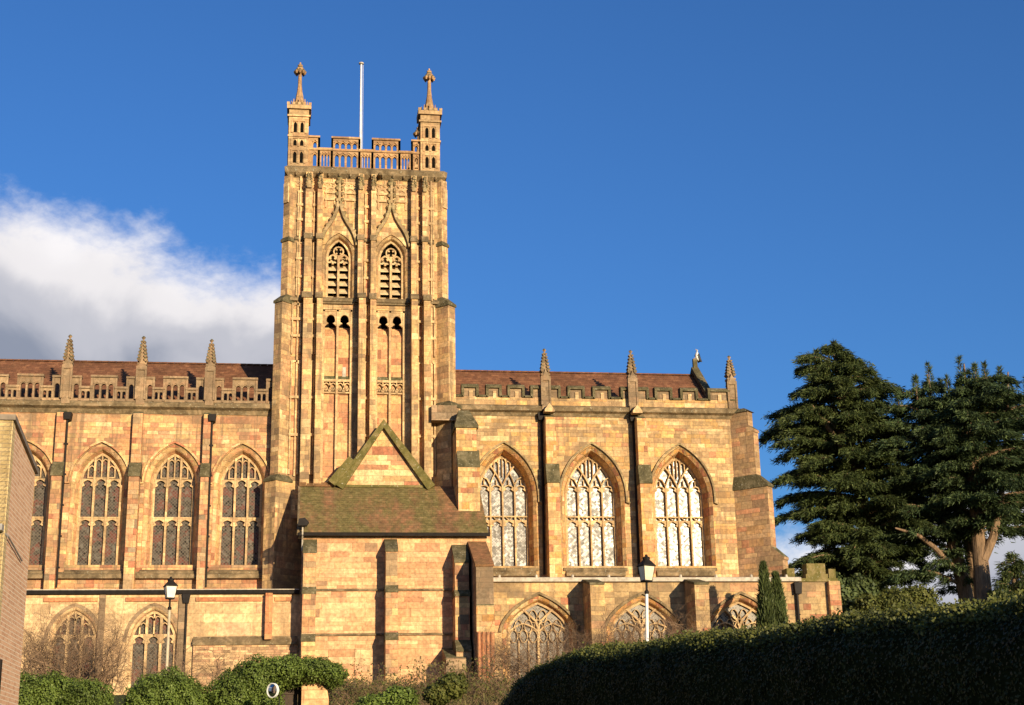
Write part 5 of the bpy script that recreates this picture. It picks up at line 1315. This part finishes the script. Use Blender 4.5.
# ---- leafy mounds
def leafy(name, label, cat, blobs, mat, n, size, group=None, twigs=0, mat_core=None, leaves_name='foliage'):
    """blobs: (px, py, Y, rx, ry, rz) ellipsoids given where they stand"""
    cs = [(P(b[0], b[1], b[2]), np.array(b[3:6])) for b in blobs]
    base = np.mean([c for c, r in cs], axis=0); gx, gy = float(base[0]), float(base[1])
    root = thing(name, label, cat, (gx, gy, gz(gx, gy)), group)
    o = np.array([gx, gy, gz(gx, gy)])
    vol = np.array([r.prod()**(2/3) for c, r in cs]); k = RNG.choice(len(cs), n, p=vol/vol.sum())
    d = RNG.normal(0, 1, (n, 3)); d /= np.linalg.norm(d, axis=1)[:, None]
    C = np.array([c for c, r in cs])[k]; R = np.array([r for c, r in cs])[k]
    wob = 1 + 0.10*np.sin(d[:, 0]*7+k)*np.sin(d[:, 2]*6+k*2) + 0.08*np.sin(d[:, 1]*13+d[:, 0]*9)
    rad = (RNG.uniform(0.80, 1.06, n)+np.maximum(0, RNG.normal(-.10, .10, n)))*wob
    pts = C + d*R*rad[:, None]
    keep = np.ones(n, bool)
    for i, (c, r) in enumerate(cs):
        keep &= ~((((pts-c)/r)**2).sum(1) < 0.55)
    pts, dd = pts[keep], (d/R)[keep]; dd /= np.linalg.norm(dd, axis=1)[:, None]
    link_np(leaves_name, leaf_quads(pts-o, dd, size, 0.65, 0.75), 4, mat, root)
    core = MB()
    for c, r in cs:
        c = c-o; r = r*0.80
        core.grid([[(c[0]+r[0]*math.sin(a)*math.cos(b), c[1]+r[1]*math.sin(a)*math.sin(b), c[2]+r[2]*math.cos(a)) for b in np.linspace(0, 2*math.pi, 12, endpoint=False)] for a in np.linspace(0.05, math.pi-.05, 8)])
    core.build('core', mat_core or M_HCORE, root, True)
    return root
YI = -47.0
leafy('ivy_bush', 'rounded green ivy bush against the brick building corner', 'bush', [(26, 704, YI, .8, 1.1, 0.72), (52, 700, YI, 0.75, 1.0, 0.62), (84, 704, YI-.3, 0.72, 1.0, 0.58)], L_IVY, 40000, 0.055, 'ivy bushes along the bank')
leafy('ivy_bush', 'green domed ivy bush below the lantern with bright milky glass', 'bush', [(150, 706, YI, 0.62, 1.0, 0.72), (169, 697, YI, 0.70, 1.0, 0.66), (190, 708, YI, 0.52, 1.0, 0.66)], L_IVY, 34000, 0.055, 'ivy bushes along the bank')
leafy('ivy_bush', 'large ivy mass arching over the stone gate pier by the mirror', 'bush', [(236, 700, YI, 0.75, 1.0, 0.75), (256, 682, YI, 0.70, .9, 0.62), (262, 705, YI, .55, .9, .8), (285, 672, YI, 0.72, .9, 0.40), (312, 671, YI, .65, .9, .34), (331, 676, YI, .40, .8, .30)], L_IVY, 44000, 0.055, 'ivy bushes along the bank')
# ---- gate pier, gate and mirror
gp_ = thing('gate_pier', 'sandstone block gate pier with ragged top under the ivy arch', 'gate pier', (X(313, 705, YI), YI+0.2, gz(0, YI)))
gx_, gzv = X(313, 705, YI), gz(0, YI)
zt_ = Z(313, 683.5, YI)-gzv
MB().plate([(-.30, -.3), (.38, -.3), (.40, zt_-.42), (.36, zt_-.2), (.22, zt_-.06), (.06, zt_), (-.30, zt_+.03)], [], -.35, .35).build('shaft', S_PORCH, gp_)
gt = thing('wooden_gate', 'dark brown plank gate in shade beside the sandstone gate pier', 'gate', (X(293, 705, YI), YI+0.4, gzv))
m = MB()
for k in range(6): m.box(-.36+k*.12, -.25+k*.12, 0, .05, 0, zt_+.1)
m.build('planks', simple('dark_oak', (.05, .032, .022), .8), gt)
MB().box(-.38, .36, -.04, 0, .6, .72).box(-.38, .36, -.04, 0, zt_-.25, zt_-.13).build('rails', simple('dark_oak_rail', (.06, .04, .028), .8), gt)
mx, mz = X(273, 690.5, -49.5), Z(273, 690.5, -49.5)
mr = thing('traffic_mirror', 'round white rimmed convex traffic mirror fixed in front of the ivy', 'mirror', (mx, -49.5, gz(mx, -49.5)))
mz -= gz(mx, -49.5)
ang = math.radians(-35)
def disc(r, off, bulge, n=20, k=6):
    rings = []
    for i in range(k+1):
        q = i/k; rr = r*(1-q)+0.002; yy = -off-bulge*(1-(1-q)**2)
        rings.append([(rr*math.cos(t)*math.cos(ang)-yy*math.sin(ang), rr*math.cos(t)*math.sin(ang)+yy*math.cos(ang), mz+rr*math.sin(t)) for t in np.linspace(0, 2*math.pi, n, endpoint=False)])
    return rings
mm_ = simple('mirror_silver', (.52, .54, .57), 0.06, 1.0, var=0.05)
MB().grid(disc(.155, 0.03, .035), True).build('mirror_face', mm_, mr, True)
rg = disc(.185, 0.0, .0)
m = MB(); b0 = disc(.175, -0.03, 0)[0]; b1 = disc(.175, 0.045, 0)[0]; b2 = disc(.158, 0.05, 0)[0]; b3 = disc(.158, 0.028, 0)[0]
m.grid([b0, b1, b2, b3], True, True, False); m.build('rim', M_WHITE, mr)
MB().tube([(0.0, 0.03, mz), (0.10, 0.5, mz-.05), (0.15, 1.4, mz-.1), (.15, 1.4, 0)], .02, 6).build('bracket', M_IRON, mr)
mr.scale = (.92, .92, 1.0)

# ---- bare twiggy shrubs
def twiggy(name, label, px0, px1, py_top, py_base, Y, n_stems, depth, mat, leaves=0, leaf_mat=None, leaf_size=.06, rad=.022, spread=0.6, group=None, levels=4):
    xl, xr = X(px0, py_base, Y), X(px1, py_base, Y); zt, zb_ = Z((px0+px1)/2, py_top, Y), Z((px0+px1)/2, py_base, Y)
    cx = (xl+xr)/2; g0 = min(gz(cx, Y), zb_)
    root = thing(name, label, 'shrub', (cx, Y, g0), group)
    m = MB(); tips = []
    H = zt-g0
    def grow(p, d, L, r, lev):
        pts = [p]; q = p; dd = d
        for i in range(3):
            dd = (dd + Vector((random.gauss(0, .22), random.gauss(0, .22), random.gauss(0, .16)))).normalized()
            q = q + dd*L/3; pts.append(q)
        if max(abs(q.x), 0) > (xr-xl)/2*1.08 or q.z > H*1.04 or q.z < 0: return
        m.tube(pts, [r, r*.85, r*.7, r*.5], 3)
        tips.append((q, dd))
        if lev:
            for k in range(random.choice((2, 3, 3))):
                a = pts[random.choice((1, 2, 3))]
                nd = (dd + Vector((random.gauss(0, spread), random.gauss(0, spread), random.gauss(0, spread*.8)))).normalized()
                grow(a, nd, L*random.uniform(.55, .9), r*.62, lev-1)
    for i in range(n_stems):
        x = random.uniform(xl, xr)-cx; y = random.uniform(-depth, depth)
        grow(Vector((x*.85, y, max(0, zb_-g0-0.6)*random.random())), Vector((x/(xr-xl)*.9+random.gauss(0, .2), random.gauss(0, .2), 1)).normalized(), H*random.uniform(.28, .5), rad, levels)
    m.build('branches', mat, root)
    if leaves:
        pts = []; 
        for _ in range(leaves):
            t, d = random.choice(tips); pts.append(np.array(t)+RNG.normal(0, .06, 3))
        link_np('foliage', leaf_quads(np.array(pts), np.tile([0, -.5, .6], (len(pts), 1)), leaf_size, .8, .7), 4, leaf_mat, root)
    return root
twiggy('bare_shrub', 'leafless brown tangled shrub in front of the westmost low arched window', 22, 122, 602, 690, -14, 60, 1.8, M_TWIG, rad=.034, levels=5, group='bare winter shrubs')
twiggy('bare_shrub', 'low straggling leafless shrub before the rubble plinth and ivy dome', 112, 235, 636, 700, -16, 26, 1.4, M_TWIG, rad=.028, levels=4, group='bare winter shrubs')
twiggy('bare_shrub', 'leafless arching shrub between the raking buttress and the clipped hedge', 480, 610, 618, 700, -20, 55, 1.8, M_TWIG, rad=.032, levels=5, group='bare winter shrubs')
twiggy('bare_shrub', 'dense leafless thicket behind the lamp with slender white post', 598, 708, 606, 680, -22, 65, 1.8, M_TWIG, rad=.032, levels=5, group='bare winter shrubs')
twiggy('bramble', 'brown bramble patch with scattered leaves below the blocked opening', 325, 425, 664, 715, -32, 46, 1.8, M_TWIG, 3600, L_BRMB, .09, rad=.016, group='bramble patches')
twiggy('bramble', 'brown bramble patch with scattered leaves at the foot of the raking buttress', 415, 515, 660, 715, -31, 46, 1.8, M_TWIG, 3600, L_BRMB, .09, rad=.016, group='bramble patches')
leafy('shrub', 'small bright yellow green shrub among the brambles', 'shrub', [(452, 686, -44, .42, .6, .34), (438, 694, -44, .4, .5, .3)], L_SHRUB, 4500, .085)
leafy('shrub', 'low mid green shrub at the foot of the middle vestry buttress', 'shrub', [(398, 700, -44.5, .55, .6, .36), (372, 708, -44.5, .5, .6, .34)], L_IVY, 5000, .075)

n = 40000
uu, vv = RNG.random(n), RNG.random(n)
Ys = -48+37*vv**.8
ctr = np.array([[P(415, 700, y)[0], (P(545, 700, y)[0]-P(300, 700, y)[0])/2] for y in Ys])
xs_ = ctr[:, 0]+(uu-.5)*2*ctr[:, 1]*1.5
zs0 = np.array([gz(a, b) for a, b in zip(xs_, Ys)])
hh_ = np.maximum(.04, .10+.45*np.sin(xs_*1.7+Ys*.7)*np.sin(Ys*1.1+xs_*.4+1.0))
pts = np.stack([xs_, Ys, zs0+RNG.random(n)**.7*hh_], 1)
up = np.stack([RNG.normal(0, .9, n), RNG.normal(0, .9, n), np.ones(n)], 1); up /= np.linalg.norm(up, axis=1)[:, None]
sd = np.cross(up, RNG.normal(0, 1, (n, 3))); sd /= np.linalg.norm(sd, axis=1)[:, None]
Ln = RNG.uniform(.06, .30, n)[:, None]; wd = RNG.uniform(.006, .03, n)[:, None]
und = link_np('undergrowth', np.stack([pts-sd*wd, pts+sd*wd, pts+up*Ln+sd*wd*.4, pts+up*Ln-sd*wd*.4], 1).reshape(-1, 3), 4, leaf('scrub_stems', [(.14, .085, .045), (.085, .095, .025), (.20, .13, .07), (.07, .048, .025), (.12, .12, .03)], .8))
und['kind'] = 'stuff'
# ---- pair of narrow cypresses
def cypress(px, py_top, py_base, w, Y, label):
    x = X(px, py_base, Y); g0 = gz(x, Y); zt = Z(px, py_top, Y); H = zt-g0
    root = thing('cypress', label, 'tree', (x, Y, g0), 'narrow cypresses by the aisle')
    n = 9000; t = RNG.random(n)**0.8; a = RNG.random(n)*2*math.pi
    r = w*np.minimum(1.0, (1-t)**0.62*1.25)*RNG.uniform(.55, 1.05, n)*(1+.16*np.sin(a*3+t*11))
    p = np.stack([r*np.cos(a), r*np.sin(a), .15+t*(H-.2)], 1)
    up = np.stack([np.cos(a)*.35, np.sin(a)*.35, np.ones(n)], 1) + RNG.normal(0, .25, (n, 3)); up /= np.linalg.norm(up, axis=1)[:, None]
    side = np.cross(up, RNG.normal(0, 1, (n, 3))); side /= np.linalg.norm(side, axis=1)[:, None]
    L = RNG.uniform(.15, .34, n)[:, None]
    v = np.stack([p-side*L*.18, p+side*L*.18, p+up*L], 1).reshape(-1, 3)
    link_np('crown', v, 3, L_CYP, root)
    MB().tube([(0, 0, 0), (0, 0, H*.9)], [.09, .02], 6).build('trunk', M_BARK, root)
cypress(768.0, 564, 640, .58, -9.0, 'slim upright cypress before the eastmost low window, the more western of two')
cypress(780.0, 574, 640, .62, -8.6, 'broader darker cypress close beside the iron downpipe, the lower of two')

# ---- cedars
def cedar(px_base, Y, trunk_px, sil, label, mat, seed, n_limbs, limb_from, extra_trunks=(), density=1.0, ydepth=0.8, spikes=()):
    """trunk_px: pixels up the trunk; sil: rows (py, left px, right px) of the crown's outline at this distance"""
    rnd = random.Random(seed); rng = np.random.default_rng(seed)
    x0 = X(px_base, 690, Y); g0 = gz(x0, Y)
    root = thing('cedar_tree', label, 'tree', (x0, Y, g0), 'old cedars east of the church')
    o = np.array([x0, Y, g0])
    tp = [Vector((0, 0, -.2))] + [Vector(P(a, b, Y)-o) for a, b, *_ in trunk_px]
    rad = [0.85] + [c for *_, c in trunk_px]
    tm = MB().tube(tp, rad, 10)
    for path in extra_trunks: tm.tube([Vector(P(a, b, Y+dy)-o) for a, b, dy, c in path], [c for *_, c in path], 9)
    tm.build('trunk', M_BARK, root)
    rows = [(Z(r[1], r[0], Y)-g0, X(r[1], r[0], Y)-x0, X(r[2], r[0], Y)-x0) for r in sil]   # from the top
    zs_ = np.array([r[0] for r in rows])[::-1]; ls = np.array([r[1] for r in rows])[::-1]; rs = np.array([r[2] for r in rows])[::-1]
    tz = np.array([p.z for p in tp]); txx = np.array([p.x for p in tp])
    V = []; lm = MB()
    top, bot = zs_[-1], zs_[0]
    for i in range(n_limbs):
        f = (i+.5)/n_limbs
        z = bot + (top-bot)*(f**0.92)
        xc = float(np.interp(z, tz, txx)); L_, R_ = float(np.interp(z, zs_, ls)), float(np.interp(z, zs_, rs))
        if rnd.random() < .5 and i % 7: pass
        az_ = (i*2.39996+rnd.uniform(-.35, .35)) % (2*math.pi)
        ca, sa = math.cos(az_), math.sin(az_)
        ext = (R_-xc) if ca > 0 else (xc-L_)
        yext = ydepth*0.5*(R_-L_)
        ln = 1.0/math.sqrt((ca/max(ext, .3))**2+(sa/max(yext, .3))**2)*rnd.uniform(.80, 1.14)
        if ln < .25: ln = .25
        if i % 3 == 2: ln *= rnd.uniform(.45, .85)
        z += rnd.uniform(-.35, .35)
        rise = rnd.uniform(.02, .16)*ln; drop = rnd.uniform(.10, .24)*ln
        path = []; yb = float(np.interp(z, tz, [0]*len(tz)))
        for k in range(9):
            t = k/8.0
            path.append(Vector((xc+ca*ln*t, sa*ln*t, z - .12*ln + rise*math.sin(t*math.pi*.8)*1.3 - drop*t**2.6 + .16*ln*t)))
        r0 = .03+.024*ln
        if ln > .8: lm.tube(path, [r0*(1-.85*k/8) for k in range(9)], 5)
        # flat pads of foliage: side twigs either side of the limb
        nt = max(10, int(ln*15*density)); wmax = min(2.4, .40*ln+.30)
        for k in range(nt):
            t = 0.12+.90*(rnd.random()**.75); t = min(t, 1.0); kk = min(7, int(t*8)); fr_ = t*8-kk
            p = path[kk].lerp(path[kk+1], fr_)
            side = rnd.choice((-1, 1)); tw = wmax*rnd.uniform(.25, 1.0)*(1.0-.55*t)*(.35+1.2*min(t, .55))
            ang = az_+side*rnd.uniform(.5, 1.25); dx, dy = math.cos(ang), math.sin(ang)
            ns = 9+int(tw*22*density)
            s = rng.random(ns)[:, None]
            c = np.array([p.x, p.y, p.z]) + s*np.array([dx*tw, dy*tw, .05*tw]) - (s**2)*np.array([0, 0, .34*tw]) + rng.normal(0, .10, (ns, 3)) - np.stack([np.zeros(ns), np.zeros(ns), np.abs(rng.normal(0, .13, ns))], 1)
            dirs = np.array([dx*.7+ca*.5, dy*.7+sa*.5, -.10]) + rng.normal(0, .38, (ns, 3)) + np.stack([np.zeros(ns), np.zeros(ns), -np.abs(rng.normal(0, .45, ns))], 1)
            dirs /= np.linalg.norm(dirs, axis=1)[:, None]
            sd = np.cross(dirs, rng.normal(0, 1, (ns, 3))+np.array([0, 0, 1.4])); sd /= np.linalg.norm(sd, axis=1)[:, None]
            Ln = rng.uniform(.15, .40, ns)[:, None]; wd = rng.uniform(.035, .075, ns)[:, None]
            V.append(np.stack([c-sd*wd*.6, c+sd*wd*.6, c+dirs*Ln*.6+sd*wd*.5, c+dirs*Ln], 1).reshape(-1, 3))
    for px_, pt_, pb_ in spikes:                                 # upright leaders standing out of the crown
        zt_, zb_ = Z(px_, pt_, Y)-g0, Z(px_, pb_, Y)-g0; xs0 = X(px_, pb_, Y)-x0; yy = rng.normal(0, .4)
        n_ = 260; t = rng.random(n_)**.8; a = rng.random(n_)*2*math.pi
        rr = (1-t)*(zt_-zb_)*.20*rng.uniform(.2, 1.0, n_)+.03
        c = np.stack([xs0+rr*np.cos(a), yy+rr*np.sin(a), zb_+(zt_-zb_)*t], 1)
        dirs = np.stack([np.cos(a)*.8, np.sin(a)*.8, .35+.5*t], 1)+rng.normal(0, .3, (n_, 3)); dirs /= np.linalg.norm(dirs, axis=1)[:, None]
        sd = np.cross(dirs, rng.normal(0, 1, (n_, 3))); sd /= np.linalg.norm(sd, axis=1)[:, None]
        Ln = rng.uniform(.15, .40, n_)[:, None]; wd = rng.uniform(.03, .06, n_)[:, None]
        V.append(np.stack([c-sd*wd*.6, c+sd*wd*.6, c+dirs*Ln*.6+sd*wd*.5, c+dirs*Ln], 1).reshape(-1, 3))
        lm.tube([(xs0, yy, zb_-.3), (xs0, yy, zt_-.05)], [.06, .015], 5)
    if lm.v: lm.build('limbs', M_BARK, root)
    link_np('crown', np.concatenate(V), 4, mat, root)
    return root
S1 = [(342, 829, 838), (350, 815, 846), (358, 797, 858), (372, 798, 872), (386, 794, 894), (400, 780, 893), (415, 774, 893), (432, 760, 900), (446, 782, 905), (470, 778, 922), (488, 772, 928), (505, 776, 930), (525, 772, 926), (545, 782, 922), (575, 790, 915), (602, 800, 905)]
cedar(868, 12.0, [(869, 600, .62), (868, 560, .50), (862, 500, .42), (850, 440, .30), (838, 385, .16), (833, 348, .05)], S1, 'broad dark cedar with layered boughs reaching the church east end', L_CEDAR, 3, 230, 600, [[(862, 480, 0, .28), (845, 450, -.6, .22), (826, 425, -1.2, .16), (812, 405, -1.6, .06)]], 1.15, spikes=[(835, 342, 358), (818, 350, 364), (846, 352, 368)])
S2 = [(380, 924, 930), (388, 910, 942), (398, 894, 952), (416, 880, 956), (436, 872, 962), (460, 872, 965), (490, 880, 968), (515, 888, 968), (545, 892, 962), (556, 885, 945), (586, 888, 935)]
cedar(971, 9.0, [(968, 605, .55), (958, 560, .45), (946, 520, .38), (941, 470, .28), (933, 420, .18), (927, 374, .05)], S2, 'pointed cedar with pale leaning twin trunks, middle of the cedars', L_CEDAR2, 8, 140, 600, [[(982, 610, 1.0, .50), (972, 560, 1.0, .42), (962, 515, .8, .34), (952, 470, .4, .22)], [(960, 575, 0, .22), (935, 548, -.8, .18), (918, 535, -1.2, .14), (895, 528, -1.5, .06)]], 1.0, spikes=[(927, 366, 392), (914, 378, 398), (941, 380, 402), (898, 390, 408)])
S3 = [(374, 960, 968), (382, 956, 1000), (390, 950, 1036), (402, 944, 1056), (412, 938, 1060), (440, 930, 1066), (470, 926, 1070), (495, 936, 1070), (515, 945, 1066), (528, 965, 1062), (536, 990, 1056)]
cedar(985, 7.0, [(984, 605, .62), (981, 565, .52), (978, 535, .45), (972, 480, .32), (968, 420, .2), (964, 364, .05)], S3, 'large cedar with thick forked trunk cut by the photo edge', L_CEDAR2, 15, 150, 545, [[(983, 560, -.2, .36), (993, 538, -.5, .30), (1000, 505, -.6, .24), (1006, 450, -.4, .16), (1008, 372, 0, .05)]], 1.15, spikes=[(963, 357, 390), (974, 366, 384), (985, 364, 384), (1001, 368, 388), (1014, 376, 394), (1024, 380, 398), (952, 374, 396)])
S4 = [(556, 1012, 1016), (566, 1000, 1026), (580, 992, 1034), (600, 985, 1040)]
cedar(1014, 4.0, [(1014, 600, .14), (1014, 575, .09), (1014, 557, .03)], S4, 'small young conifer beyond the hedge at the right photo edge', L_CEDAR, 21, 40, 600, (), .8)
# ---- background shrubs behind the hedge
leafy('shrub', 'yellowish green shrub below the cedar boughs by the hedge top', 'shrub', [(895, 604, 2.0, 1.3, 1.2, 1.0), (918, 600, 2.5, 1.2, 1.2, .95), (868, 607, 2.0, .9, 1, .8)], L_SHRUB, 5000, .17)
leafy('shrub', 'dark evergreen undergrowth between the aisle end and the cedar trunk', 'shrub', [(842, 612, 4.5, 1.3, 1.2, 2.2), (858, 600, 5.0, 1.4, 1.2, 1.5), (905, 612, 5.0, 2.2, 1.2, 1.6), (950, 622, 4.0, 2.0, 1.2, 1.1)], L_CEDAR, 11000, .26)
leafy('shrub', 'dull green shrub right of the forked cedar trunk', 'shrub', [(1016, 612, 6.0, 2.2, 1.2, 1.4), (1050, 612, 6.0, 2.2, 1.2, 1.6)], L_CEDAR2, 6000, .24)
